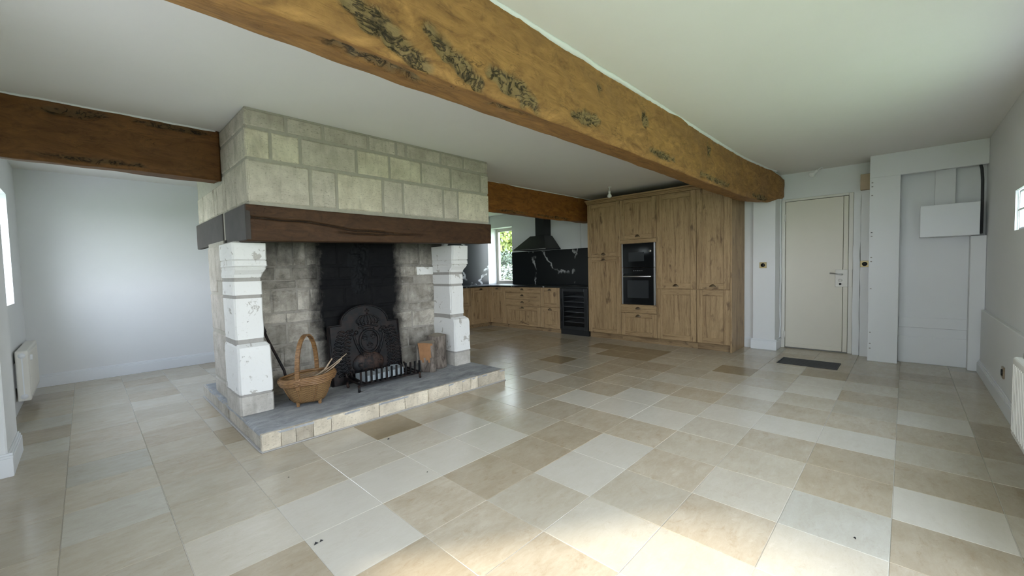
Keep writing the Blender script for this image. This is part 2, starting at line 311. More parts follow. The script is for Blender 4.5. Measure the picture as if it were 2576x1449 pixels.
def stone(bm, P, w, h, depth, seed, rough=.004, rnd=.012, nu=None, nv=None, jit=.004):
    """rough-faced block; P(u, v, n) maps face coordinates to the world, n outwards"""
    rr = random.Random(seed); nu = nu or max(3, int(w/.06)); nv = nv or max(3, int(h/.06))
    nu = min(nu, 9); nv = min(nv, 6)
    g = []
    us = [0, .012/w] + [(.012+(w-.024)*(i+1)/(nu-1))/w for i in range(nu-2)] + [1-.012/w, 1]
    vs = [0, .012/h] + [(.012+(h-.024)*(i+1)/(nv-1))/h for i in range(nv-2)] + [1-.012/h, 1]
    for a in us:
        row = []
        for b in vs:
            u, v = a*w, b*h
            e = min(u, w-u, v, h-v)
            wob = rough*nz((u*7, v*7, seed*1.7), 1.) + .5*rough*nz((u*22, v*22, seed*2.9), 1.)
            d = wob if e > 1e-6 else -rnd*.6
            if e < 1e-6:
                ju = jit*nz((u*9, v*9, seed*4.1)); jv = jit*nz((u*9+40, v*9, seed*4.1)); u += ju + (rnd*.25 if a == 0 else -rnd*.25 if a == 1 else 0); v += jv + (rnd*.25 if b == 0 else -rnd*.25 if b == 1 else 0)
            row.append(bm.verts.new(P(u, v, d)))
        g.append(row)
    for i in range(len(us)-1):
        for j in range(len(vs)-1): bm.faces.new((g[i][j], g[i+1][j], g[i+1][j+1], g[i][j+1]))
    brd = [g[i][0] for i in range(len(us))] + [g[-1][j] for j in range(1, len(vs))] + [g[i][-1] for i in range(len(us)-2, -1, -1)] + [g[0][j] for j in range(len(vs)-2, 0, -1)]
    n = len(brd); bk = []
    uvb = [(a*w, 0) for a in us] + [(w, b*h) for b in vs[1:]] + [(a*w, h) for a in us[-2::-1]] + [(0, b*h) for b in vs[-2:0:-1]]
    for (u, v) in uvb: bk.append(bm.verts.new(P(u, v, -depth)))
    for k in range(n): bm.faces.new((brd[k], bk[k], bk[(k+1) % n], brd[(k+1) % n]))
    bm.faces.new(bk)
    return bm
def wallbox(name, axis, p0, p1, a0, a1, z0, z1, holes, mat, label, extra=None):
    """wall slab with rectangular holes (a0, a1, z0, z1); axis is its normal"""
    bm = B(); cuts = sorted({a0, a1, *[h[0] for h in holes], *[h[1] for h in holes]})
    def bx(u0, u1, w0, w1):
        if u1-u0 < 1e-4 or w1-w0 < 1e-4: return
        if axis == 'x': box(bm, p0, p1, u0, u1, w0, w1)
        else: box(bm, u0, u1, p0, p1, w0, w1)
    for u0, u1 in zip(cuts[:-1], cuts[1:]):
        hs = sorted([h for h in holes if h[0] <= u0+1e-5 and h[1] >= u1-1e-5], key=lambda h: h[2])
        z = z0
        for h in hs: bx(u0, u1, z, h[2]); z = h[3]
        bx(u0, u1, z, z1)
    bmesh.ops.remove_doubles(bm, verts=bm.verts, dist=1e-5)
    o = link(name, bm, mat); return tag(o, label, 'wall', kind='structure')
# ------------------------------------------------------------------ floor of square limestone tiles
floor = link('floor', box(B(), -.9, 7.3, -.95, 7.5, -.12, -.0025), 'grout'); tag(floor, 'floor of polished square limestone tiles in beige and pale grey', 'floor', kind='structure')
TX, TY, TP = .658, .030, .4
TONE = {'L': (.56, .53, .47, .1), 'M': (.465, .425, .355, .6), 'B': (.405, .352, .275, 1.), 'D': (.29, .235, .155, .6), 'G': (.46, .445, .40, .5), 'S': (.465, .415, .34, 1.), 'l': (.515, .48, .415, .45)}
tmap = {}
def tset(j, i0, s):
    for k, c in enumerate(s): tmap[(i0+k, j)] = c
tset(-2, 2, 'MMBMBMBBMMMMM'); tset(-1, 2, 'MSBLBMBLMMMBMM'); tset(0, 1, 'lllGBBLSMBlBMM'); tset(1, 1, 'llSlMSLSMLLDBM'); tset(2, 0, 'BSlMSMlLlLlMlM'); tset(3, -1, 'BBSMLLSLlSlMDMM')
tset(4, -2, 'lBLSBBBSLLSlMMM'); tset(5, -3, 'MMlLLLLMSLSSSBMM'); tset(6, -3, 'MMMMllLSMSSBBBDDM'); tset(7, -3, 'MGMMlDMBMMLMMMDDM'); tset(8, -4, 'MMMSM'); tset(8, 6, 'MMMDMMDM'); tset(9, -4, 'MMGMB'); tset(9, 6, 'MMMMMMMM')
tset(10, 6, 'MMMMBBBM'); tset(11, 6, 'MMMMBBBM'); tset(12, 6, 'MMMBBBBM'); tset(14, -3, 'MMSl'); tset(13, -3, 'GMll')
def vis_tile(cx, cy):
    d = Vector((cx, cy, 0))-Vector((0, 0, CAMH)); dz = d.dot(fw)
    if dz < .25: return False
    px, py = 1288+FPX*d.dot(r2)/dz, 724.5-FPX*d.dot(u2)/dz
    m = 330/max(dz, .8)
    if not (-m < px < 2576+m and py < 1449+m): return False
    for k in range(1, 60):   # behind the chimney body
        t = k/60
        if .85 < cx*t < 3.15 and 3.85 < cy*t < 4.8: return False
    return True
def tile_mesh(w, h):
    me = bpy.data.meshes.new('tile'); b = .0016
    v = [(-w/2, -h/2, -.01), (w/2, -h/2, -.01), (w/2, h/2, -.01), (-w/2, h/2, -.01), (-w/2, -h/2, -b), (w/2, -h/2, -b), (w/2, h/2, -b), (-w/2, h/2, -b), (-w/2+b, -h/2+b, 0), (w/2-b, -h/2+b, 0), (w/2-b, h/2-b, 0), (-w/2+b, h/2-b, 0)]
    f = [(0, 1, 5, 4), (1, 2, 6, 5), (2, 3, 7, 6), (3, 0, 4, 7), (4, 5, 9, 8), (5, 6, 10, 9), (6, 7, 11, 10), (7, 4, 8, 11), (8, 9, 10, 11), (3, 2, 1, 0)]
    me.from_pydata(v, [], f); me.materials.append(MAT['tile']); return me
full = tile_mesh(TP-.0024, TP-.0024); hid = B(); rt_ = random.Random(3); ntile = 0
for i in range(-6, 17):
    for j in range(-2, 19):
        x0, x1, y0, y1 = TX+i*TP, TX+i*TP+TP, TY+j*TP, TY+j*TP+TP
        if x1 < .8 or x0 > 3.23 or y1 < 3.25 or y0 > 5.27: pass
        elif x0 > .8 and x1 < 3.23 and y0 > 3.25 and y1 < 5.27: continue
        lox = -.5
        x0, x1, y0, y1 = max(x0, lox), min(x1, 7.13), max(y0, -.605), min(y1, 7.3)
        if x1-x0 < .03 or y1-y0 < .03: continue
        if x0 > 6.34 and y0 > 1.75: continue
        g = .0012; cx, cy = (x0+x1)/2, (y0+y1)/2
        c = tmap.get((i, j)) or rt_.choice('MMMlSBMG'); dv = rt_.uniform(.94, 1.05)
        z = rt_.uniform(-.0006, .0006)
        if vis_tile(cx, cy):
            me = full if (x1-x0 > TP-.001 and y1-y0 > TP-.001) else tile_mesh(x1-x0-2*g, y1-y0-2*g)
            o = bpy.data.objects.new('tile', me); COL.objects.link(o); o.parent = floor; o.location = (cx, cy, z); t = TONE[c]; o.color = (t[0]*dv, t[1]*dv*.97, t[2]*dv*.915, t[3]); ntile += 1
        else: box(hid, x0+g, x1-g, y0+g, y1-g, -.01, z)
ho = link('tile_field', hid, 'tile', floor, col=(.52, .485, .415, .7)); ho['kind'] = 'stuff'
# ------------------------------------------------------------------ ceiling and walls
ceiling = tag(link('ceiling', box(B(), -.95, 7.4, -1, 7.6, CEIL, CEIL+.15), 'ceil'), 'flat white painted ceiling over the whole room', 'ceiling', kind='structure')
wallbox('wall_back', 'y', 7.30, 7.55, -.7, 7.15, -.1, CEIL, [], 'wall', 'white back wall running behind the chimney to the kitchen')
wallbox('wall_kitchen', 'x', 6.87, 7.16, 1.62, 7.30, -.1, CEIL, [(6.56, 7.30, .90, 2.24)], 'wall', 'white kitchen wall behind the range hood')
wallbox('wall_door', 'x', 7.13, 7.20, -.655, 1.62, -.1, CEIL, [(.55, 1.285, 0, 2.14)], 'wall', 'white end wall around the cream door')
tag(link('wall_door_back', box(B(), 7.20, 7.40, -.655, 1.62, -.1, CEIL), 'wall'), 'solid wall behind the cream door', 'wall', kind='structure')  # added behind the door so outside light does not leak round it
wallbox('wall_right', 'y', -.95, -.635, -.5, 4.55, -.1, CEIL, [(.85, 2.15, 0, 2.15), (3.0, 4.3, .95, 2.1)], 'wall', 'white side wall above the cream radiator')
wallbox('wall_right_end', 'y', -.655, -.635, 4.55, 7.13, -.1, CEIL, [(4.84, 5.24, 1.47, 1.79)], 'wall', 'white side wall holding the small window near the niche')
for a, b in ((-.5, .85), (2.15, 6.75)):
    tag(link('wall_right_dado', box(B(), a, b, -.64, -.605, 0, .69, .006), 'wall'), 'thickened lower part of the white side wall with a ledge', 'wall', kind='structure')
wallbox('wall_left', 'x', -.70, -.50, -.95, 7.30, -.1, CEIL, [(-.15, 1.15, .95, 2.12), (1.90, 2.75, .95, 2.10), (4.78, 6.47, 1.03, 2.12)], 'wall', 'white left wall with the deep alcove window')
tag(link('wall_nib', box(B(), -.50, -.398, 4.146, 4.70, 0, CEIL, .008), 'wall'), 'short white wall end beside the alcove, below the dark beam', 'wall', kind='structure')
tag(link('wall_pilaster', box(B(), 6.80, 7.13, 1.335, 1.62, 0, CEIL, .01, 2), 'wall'), 'white wall pilaster under the end of the big beam', 'wall', kind='structure')
# partition with the open niche
wp = thing('wall_partition', 'white boxed-in partition with an open niche beside the door', 'wall', (6.75, -.1, 0), kind='structure')
link('panel', box(B(), 6.746, 6.765, .055, .33, 0, 2.262, .003), 'wall', wp); link('header', box(B(), 6.746, 6.80, -.634, .33, 2.262, CEIL, .003), 'wall', wp)
link('side', box(B(), 6.765, 7.13, .31, .33, 0, 2.262), 'wall', wp); link('back_panel', box(B(), 6.925, 6.945, -.634, .31, 0, CEIL), 'wall', wp); link('niche_side', box(B(), 6.765, 6.925, .055, .075, 0, 2.262), 'wall', wp)
link('niche_top', box(B(), 6.80, 6.925, -.634, .31, 2.35, CEIL), 'wall', wp)
link('lower_board', box(B(), 6.908, 6.925, -.634, .055, 0, .33, .006), 'wall', wp); link('board_rail', box(B(), 6.912, 6.925, -.634, .055, .43, .56, .006), 'wall', wp)
link('upright', box(B(), 6.86, 6.925, -.40, -.235, 1.5, 2.40, .004), 'wall', wp)
link('pipe_boxing', box(B(), 6.77, 6.925, -.634, -.515, 0, 1.50, .008, 2), 'wall', wp)
for z in (2.205, 2.157, 2.05, 1.597, 1.55, 1.29, 1.24, .905, .36, .22, .16):
    link('clip', box(B(), 6.743, 6.748, .298, .314, z-.006, z+.006, .001), 'black' if abs(z-1.597) < .01 else 'jamb_mortar', wp)
ob = tag(link('cover_panel', box(B(), 6.70, 6.86, -.575, -.115, 1.505, 1.865, .004), 'white'), 'white rectangular cover box fixed in the niche of the partition', 'cover box')
cb = B(); tube(cb, [(6.80, -.56, 2.34), (6.79, -.585, 2.22), (6.79, -.592, 2.1), (6.79, -.594, 1.9), (6.79, -.592, 1.52)], .013, 8)
tag(link('cable', cb, 'rubber', smooth=True), 'dark grey cable dropping down the corner of the niche', 'cable')
# baseboards
def baseboard(name, axis, face, a0, a1, sgn, label, h=.15, d=.022, ends=0):
    bm = B()
    for (z0, z1, dd) in ((0, h-.03, d), (h-.03, h-.014, d*.72), (h-.014, h, d*.42)):
        if axis == 'y': box(bm, a0, a1, face, face+sgn*dd, z0, z1, .002)
        else: box(bm, face, face+sgn*dd, a0, a1, z0, z1, .002)
    tag(link(name, bm, 'white'), label, 'baseboard', kind='structure')
baseboard('baseboard_back', 'y', 7.30, -.5, 5.6, -1, 'moulded white baseboard along the back wall')
baseboard('baseboard_right', 'y', -.605, 2.2, 6.75, 1, 'white baseboard along the side wall under the radiator', .14)
baseboard('baseboard_pier_front', 'y', 4.146, -.5, -.376, -1, 'white baseboard on the front of the wall end'); baseboard('baseboard_pier_side', 'x', -.398, 4.1465, 4.70, 1, 'white baseboard on the side of the wall end')
baseboard('baseboard_pilaster', 'x', 6.80, 1.312, 1.64, -1, 'white moulded baseboard on the pilaster beside the cream door'); baseboard('baseboard_pilaster_side', 'y', 1.335, 6.78, 7.12, -1, 'white baseboard on the door side of the pilaster'); baseboard('baseboard_kitchen', 'x', 6.87, 1.64, 1.74, -1, 'short white baseboard between pilaster and tall cupboard')
# ------------------------------------------------------------------ windows and doors
def window(name, axis, plane, a0, a1, z0, z1, cols, rows, label, fwid=.055, dep=.06, mat='cream', mul=.03):
    t = thing(name, label, 'window', ((plane, (a0+a1)/2, z0) if axis == 'x' else ((a0+a1)/2, plane, z0)), kind='structure')
    def bx(bm, u0, u1, w0, w1, d0, d1, b=.004):
        if axis == 'x': box(bm, plane+d0, plane+d1, u0, u1, w0, w1, b)
        else: box(bm, u0, u1, plane+d0, plane+d1, w0, w1, b)
    for n, (u0, u1, w0, w1) in (('stile', (a0, a0+fwid, z0, z1)), ('stile', (a1-fwid, a1, z0, z1)), ('rail', (a0+fwid, a1-fwid, z1-fwid, z1)), ('rail', (a0+fwid, a1-fwid, z0, z0+fwid))):
        bm = B(); bx(bm, u0, u1, w0, w1, -dep/2, dep/2); link(n, bm, mat, t)
    for k in range(1, cols):
        u = a0+fwid+(a1-a0-2*fwid)*k/cols; bm = B(); bx(bm, u-mul/2, u+mul/2, z0+fwid, z1-fwid, -.02, .02); link('mullion', bm, mat, t)
    for k in range(1, rows):
        w = z0+fwid+(z1-z0-2*fwid)*k/rows; bm = B(); bx(bm, a0+fwid, a1-fwid, w-mul/2, w+mul/2, -.018, .018); link('glazing_bar', bm, mat, t)
    bm = B()
    q = [(a0+fwid, z0+fwid), (a1-fwid, z0+fwid), (a1-fwid, z1-fwid), (a0+fwid, z1-fwid)]
    bm.faces.new([bm.verts.new((plane, u, w) if axis == 'x' else (u, plane, w)) for u, w in q]); link('pane', bm, 'glass', t)
    return t
window('window_1', 'x', 7.11, 6.56, 7.30, .905, 2.24, 1, 1, 'kitchen window at the corner showing green garden shrubs', .075, .07, 'pvc')
window('window_2', 'x', -.675, 4.78, 6.47, 1.03, 2.12, 2, 1, 'window in the white alcove wall above the radiator', .04, .05)
window('window_5', 'x', -.66, -.15, 1.15, .95, 2.12, 2, 1, 'wide window in the left wall next to the sunny one', .05, .05)
window('window_3', 'y', -.665, 4.84, 5.24, 1.47, 1.79, 1, 2, 'small two-pane window high in the side wall', .02, .02, 'white', .016)
window('window_4', 'y', -.85, 3.0, 4.3, .95, 2.1, 2, 2, 'wide window in the side wall')
window('door_2', 'y', -.85, .85, 2.15, 0, 2.15, 2, 3, 'glazed garden door in the side wall', .09)
window('window_6', 'x', -.66, 1.90, 2.75, .95, 2.1, 1, 1, 'window in the left wall letting the sun in', .06)
d1 = thing('door_1', 'cream flush door with a lever handle and box lock', 'door', (7.13, .92, 0), kind='structure')
link('leaf', box(B(), 7.125, 7.165, .612, 1.268, .012, 2.128, .003), 'door', d1); link('lock_stile', box(B(), 7.118, 7.165, .557, .607, .012, 2.128, .003), 'door', d1)
fr = B(); box(fr, 7.105, 7.2, 1.272, 1.315, 0, 2.165, .004); box(fr, 7.105, 7.2, .505, .552, 0, 2.165, .004); box(fr, 7.105, 7.2, .552, 1.272, 2.133, 2.165, .004); link('frame', fr, 'cream', d1)
link('kick_strip', box(B(), 7.119, 7.127, .616, 1.264, .02, .075, .002), 'door', d1)
lp = link('lock_plate', box(B(), 7.098, 7.126, .555, .69, .905, 1.14, .004), 'cream', d1); link('keeper', box(B(), 7.092, 7.106, .508, .549, .905, 1.14, .004), 'cream', d1)
hb = B(); tube(hb, [(7.10, .615, 1.075), (7.06, .615, 1.075), (7.055, .625, 1.077), (7.055, .745, 1.094)], .010, 10); link('handle', hb, 'steel', d1, True)
kb = B(); tube(kb, [(7.10, .635, .995), (7.085, .635, .995)], .022, 16); link('thumb_turn', kb, 'cream', d1, True); kb = B(); tube(kb, [(7.10, .635, .945), (7.092, .635, .945)], .014, 12); link('keyhole', kb, 'black', d1, True)
for z in (1.90, .20): hb = B(); tube(hb, [(7.10, 1.272, z-.05), (7.10, 1.272, z+.05)], .011, 10); link('hinge', hb, 'cream', d1, True)
def plaster_strip(name, x0, x1, y0, y1, z0, z1, label, seed):
    bm = B(); rings = []
    for k in range(24):
        z = z0+(z1-z0)*k/23; e = .008*nz((0, 0, z*6), 1, seed); f = .008*nz((3, 0, z*5), 1, seed)
        rings.append([bm.verts.new(p) for p in ((x0+e, y0+f, z), (x1, y0, z), (x1, y1, z), (x0+e*.5, y1+f, z))])
    ring_faces(bm, rings); tag(link(name, bm, 'wall', smooth=False), label, 'trim', kind='structure')
plaster_strip('trim_1', 7.085, 7.128, 1.317, 1.334, .15, 2.25, 'rough white plaster edge between cream door and pilaster', 1)
plaster_strip('trim_2', 7.06, 7.128, .43, .50, 0, 2.18, 'rough white plaster jamb on the lock side of the cream door', 2)
plaster_strip('trim_3', 7.02, 7.128, .335, .425, 0, 2.16, 'white plaster pilaster strip beside the boxed-in partition', 3)
tag(link('wood_block', box(B(), 6.99, 7.128, .335, .435, 2.165, 2.365, .005), 'plywood'), 'bare wooden block above the plaster strip beside the partition', 'wood block')
# switches, socket, grille, lamps
def switch(label, x, y, z):
    t = thing('light_switch', label, 'switch', (x, y, z), 'brass wall switches')
    link('plate', box(B(), x-.010, x, y-.045, y+.045, z-.042, z+.042, .003), 'brass', t)
    b = B(); tube(b, [(x-.006, y, z), (x-.02, y, z)], .027, 20); link('rocker', b, 'black', t, True)
switch('brass switch plate with black round button on the white pilaster', 6.80, 1.485, 1.224); switch('brass switch plate with black round button beside the partition edge', 7.02, .381, 1.211)
t = thing('wall_socket', 'dark socket plate low on the white side wall by the baseboard', 'socket', (5.25, -.605, .30)); link('plate', box(B(), 5.20, 5.29, -.605, -.594, .25, .345, .003), 'bronze', t); b = B(); tube(b, [(5.245, -.596, .298), (5.245, -.588, .298)], .028, 16); link('outlet', b, 'black', t, True)
t = thing('floor_grille', 'black slatted mat set into the tiles before the cream door', 'grille', (6.15, .85, 0)); fb = B()
for q in ((5.955, 6.355, 1.138, 1.15), (5.955, 6.355, .55, .562), (5.955, 5.967, .562, 1.138), (6.343, 6.355, .562, 1.138)): box(fb, q[0], q[1], q[2], q[3], -.001, .005)
link('frame', fb, 'rubber', t); link('backing', box(B(), 5.967, 6.343, .562, 1.138, -.001, .001), 'rubber', t)
for k in range(10): x = 5.975+.037*k; link('slat', box(B(), x, x+.029, .566, 1.134, .001, .0045, .001), 'rubber', t)
def bulb(label, top, d, L):
    t = thing('light_bulb', label, 'bulb', top); d = Vector(d).normalized(); p = Vector(top)
    b = B(); tube(b, [p, p+d*.012], .028, 16); link('rose', b, 'bulb', t, True)
    b = B(); tube(b, [p+d*.01, p+d*(L*.4)], .007, 8); link('flex', b, 'bulb', t, True)
    b = B(); tube(b, [p+d*(L*.36), p+d*(L*.62)], .018, 14); link('socket', b, 'bulb', t, True)
    prof = [(.60, .016), (.68, .022), (.78, .034), (.88, .038), (.96, .028), (1.0, .008)]
    b = B(); tube(b, [p+d*(L*q) for q, _ in prof], .03, 16, rads=[r for _, r in prof]); link('globe', b, 'bulb', t, True)
bulb('bare white bulb hanging from the ceiling before the tall oak cupboards', (5.88, 3.435, CEIL), (0, 0, -1), .175); bulb('bare white bulb in a slanting holder on the ceiling near the cream door', (6.95, .83, CEIL), (-.1, .75, -.6), .17)
# radiators
def radiator(label, x0, x1, y0, y1, z0, z1, horiz):
    t = thing('radiator', label, 'radiator', ((x0+x1)/2, (y0+y1)/2, z0)); link('body', box(B(), x0, x1, y0, y1, z0, z1, .014, 3), 'cream', t)
    if horiz == 'y':
        link('end_seam', box(B(), (x0+x1)/2-.004, (x0+x1)/2+.004, y0-.003, y0+.01, z0+.05, z1-.05), 'white', t)
        for z in (z0+.045, z1-.045): b = B(); tube(b, [((x0+x1)/2, y0+.01, z), ((x0+x1)/2, y0-.004, z)], .024, 20); link('end_cap', b, 'white', t, True)
        for k in range(24): y = y0+.05+k*(y1-y0-.1)/23; link('fin', box(B(), x1-.004, x1+.004, y-.008, y+.008, z0+.04, z1-.04, .003), 'cream', t)
        link('valve', box(B(), x1-.005, x1+.02, y0+.06, y0+.10, z1-.10, z1-.05, .005), 'white', t)
        for y in (y0+.1, y1-.1): link('bracket', box(B(), -.50, x0+.01, y-.02, y+.02, z0+.12, z1-.12), 'white', t)
    else:
        for k in range(26): x = x0+.05+k*(x1-x0-.1)/25; link('fin', box(B(), x-.010, x+.010, y1-.004, y1+.005, z0+.04, z1-.04, .003), 'cream', t)
        for x in (x0+.1, x1-.1): link('bracket', box(B(), x-.02, x+.02, -.605, y0+.01, z0+.12, z1-.12), 'white', t)
        b = B(); tube(b, [(x1-.05, y0+.05, z1-.005), (x1-.05, y0+.05, z1+.03)], .012, 10); link('valve', b, 'steel', t, True)
radiator('cream panel radiator on the alcove wall under the deep window', -.485, -.40, 5.94, 6.90, .125, .60, 'y'); radiator('cream panel radiator on the side wall under the ledge', 2.75, 3.96, -.585, -.49, .15, .64, 'x')
# ------------------------------------------------------------------ old oak beams
def beam(name, label, xs, sec, col, burls=(), seed=0, loc=None, amp=.010, group=None):
    """sec(x) gives (y_near, y_far, z_near_bottom, z_far_bottom, z_top)"""
    t = thing(name, label, 'beam', loc, group); bm = B(); lay = bm.verts.layers.float.new('burl'); rings = []
    nN, nU, nF = 26, 14, 6
    for x in xs:
        yn, yf, zb, zf, zt = sec(x); pts = []
        for k in range(nN): f = k/(nN-1); pts.append((yn, zt+(zb-zt)*f, 0, -1., f))
        for k in range(1, nU): f = k/(nU-1); pts.append((yn+(yf-yn)*f, zb+(zf-zb)*f, 1, 0, f))
        for k in range(1, nF): f = k/(nF-1); pts.append((yf, zf+(zt-zf)*f, 2, 1., f))
        row = []
        for (y, z, side, s, f) in pts:
            n1 = nz((x*1.1, y*3, z*3), 1, seed)*amp*1.6+nz((x*5, y*9, z*9), 1, seed+5)*amp*.8; bv = 0.
            for (bx_, bz, rx, rz, ang, bs) in burls:
                if bs != side: continue
                q = z if side == 0 else y
                dx, dz = x-bx_, q-bz; u = dx*math.cos(ang)+dz*math.sin(ang); v = -dx*math.sin(ang)+dz*math.cos(ang)
                r = math.sqrt((u/rx)**2+(v/rz)**2)+.35*nz((x*14, y*14, z*14), 1, seed+9)
                bv = max(bv, min(1, max(0, (1.1-r)*4)))
            n1 += bv*(.030*nz((x*24, y*24, z*24), 1, seed+3)-.012)
            edge = 0
            if side == 0 and f > .93: edge = .012
            if side == 0: v = bm.verts.new((x, y-n1+edge, z+.006*nz((x*3, 0, z*6), 1, seed)+edge*.5))
            elif side == 1: v = bm.verts.new((x, y, z-n1+(.012 if f > .95 else 0)))
            else: v = bm.verts.new((x, y+n1, z))
            v[lay] = bv; row.append(v)
        rings.append(row)
    ring_faces(bm, rings); link('timber', bm, 'beam', t, True, col=col); return t
def lin(a, b, n): return [a+(b-a)*k/(n-1) for k in range(n)]
def smooth(e0, e1, x): t = max(0, min(1, (x-e0)/(e1-e0))); return t*t*(3-2*t)
def sec_main(x):
    e = smooth(5.2, 7.0, x); tip = smooth(6.45, 7.02, x)
    return (1.432-.085*e-.07*tip, 1.755-.02*e, 2.072+.10*tip, 2.148+.03*tip, CEIL-.002-.09*smooth(6.5, 7.0, x))
main_burls = [(.80, 2.19, .16, .055, -.35, 0), (.93, 2.13, .12, .05, -.3, 0), (1.14, 2.20, .13, .05, -.45, 0), (1.25, 2.14, .10, .045, -.3, 0), (1.56, 2.165, .20, .062, -.20, 0), (2.21, 2.18, .15, .045, .1, 0), (2.35, 2.41, .035, .028, 0, 0), (3.3, 2.15, .25, .03, 0, 0), (4.6, 2.13, .5, .03, 0, 0), (6.2, 2.12, .3, .04, 0, 0), (3.0, 2.36, .05, .06, .5, 0), (4.4, 2.40, .05, .07, .3, 0), (.85, 1.55, .22, .05, .1, 1), (1.6, 1.52, .2, .03, 0, 1)]
mb = beam('ceiling_beam', 'long golden oak ceiling beam with gnarled burrs crossing the room', lin(-.5, 7.02, 640), sec_main, (.90, .83, .77), main_burls, 1, (2.7, 1.6, 2.1))
pf = B(); rings = []
for x in lin(-.5, 6.75, 240):
    yn = sec_main(x)[0]; w = .016+.014*abs(nz((x*1.7, 0, 0)))+.006*nz((x*17, 1, 0)); h = .010+.016*abs(nz((x*2.3, 4, 0)))+.006*nz((x*21, 1, 5))
    rings.append([pf.verts.new(p) for p in ((x, yn-w, CEIL), (x, yn-w*.75, CEIL-h*.4), (x, yn-.004, CEIL-h-.004), (x, yn+.02, CEIL-h), (x, yn+.02, CEIL))])
ring_faces(pf, rings); link('plaster_fillet', pf, 'wall', mb, True)
def sec_left(x): return (4.392, 4.70, 2.098+.006*math.sin(x*5), 2.13, CEIL-.002)
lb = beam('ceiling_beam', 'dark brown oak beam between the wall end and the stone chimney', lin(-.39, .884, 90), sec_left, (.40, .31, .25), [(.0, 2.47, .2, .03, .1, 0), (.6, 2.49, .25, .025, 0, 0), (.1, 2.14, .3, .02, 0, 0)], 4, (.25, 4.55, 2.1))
def sec_kit(x): return (4.352-.02*smooth(4, 6.5, x), 4.64, 2.095+.012*math.sin(x*3), 2.13, CEIL-.002)
kbm = beam('ceiling_beam', 'orange-brown oak beam from the stone chimney to the kitchen cupboards', lin(3.375, 6.865, 150), sec_kit, (.80, .56, .34), [(4.6, 2.13, .35, .025, 0, 0), (5.6, 2.12, .5, .02, 0, 0)], 8, (5.1, 4.5, 2.1))
for tt, (a, b, sc) in ((lb, (-.39, .86, sec_left)), (kbm, (3.42, 6.86, sec_kit))):
    pf = B(); rings = []
    for x in lin(a, b, 70):
        yn = sc(x)[0]; w = .010+.008*nz((x*4, 0, 9)); h = .008+.006*nz((x*6, 3, 0)); rings.append([pf.verts.new(p) for p in ((x, yn-w, CEIL), (x, yn-.003, CEIL-h-.004), (x, yn+.02, CEIL-h), (x, yn+.02, CEIL))])
    ring_faces(pf, rings); link('plaster_fillet', pf, 'wall', tt, True)
# ------------------------------------------------------------------ stone fireplace
FX = 2.02
fp = thing('fireplace', 'large open stone fireplace with dark wooden mantel and stone chimney breast', 'fireplace', (FX, 4.2, 0))
# chimney breast: mortar shell and facing stones
CT = CEIL-.001; cs = B(); box(cs, .895, 3.375, 3.611, 3.83, 1.74, CT); box(cs, .895, 1.15, 3.83, 5.54, 1.74, CT); box(cs, 3.12, 3.375, 3.83, 5.54, 1.74, CT); box(cs, 1.15, 3.12, 4.22, 5.54, 1.74, CT)
breast = link('chimney_breast', cs, 'mortar', fp)
def Pfront(x0, z0, yf): return lambda u, v, n: (x0+u, yf-n, z0+v)
def Pleft(y1, z0, xf): return lambda u, v, n: (xf-n, y1-u, z0+v)
rows = [((2.385, 2.522), [.885, 1.18, 1.47, 1.88, 2.17, 2.28, 2.70, 3.01, 3.385], [.80, .84, .84, .92, .86, .88, .84, .80]),
        ((2.15, 2.375), [.885, 1.06, 1.28, 1.76, 2.09, 2.45, 2.83, 3.26, 3.385], [1.18, 1.12, .93, 1.08, 1.05, .96, .86, .84]),
        ((1.812, 2.14), [.885, 1.35, 1.57, 2.01, 2.23, 2.72, 2.92, 3.385], [.98, .94, 1.06, .92, 1.0, .95, 1.10])]
sd_ = 0
for (z0, z1), xs, tn in rows:
    for a, b, t_ in zip(xs[:-1], xs[1:], tn):
        sd_ += 1; g = .010; bm = B(); aa, bb = a+(0 if a == .885 else g), b-(0 if b == 3.385 else g)
        stone(bm, Pfront(aa, z0+g*.6, 3.60), bb-aa, z1-z0-g*1.2, .025, sd_, .005, .012)
        link('stone', bm, 'breast', breast, col=(t_, t_, t_*(.94 if t_ > 1.04 else 1)))
for (z0, z1, ys) in ((2.385, 2.522, [3.60, 4.0, 4.40]), (2.15, 2.375, [3.60, 4.11, 4.40]), (2.11, 2.14, []), (1.812, 2.14, [3.60, 3.94, 4.28, 4.385]), (1.812, 2.085, [4.385, 4.62, 4.75, 5.25, 5.53])):
    for a, b in zip(ys[:-1], ys[1:]):
        sd_ += 1; g = .008; bm = B(); stone(bm, Pleft(b-g, z0+g*.6, .885), b-a-(g if a == 3.60 else 2*g), z1-z0-g*1.2, .02, sd_, .004, .010)
        t_ = random.uniform(.82, .98); link('stone', bm, 'breast', breast, col=(t_, t_, t_))
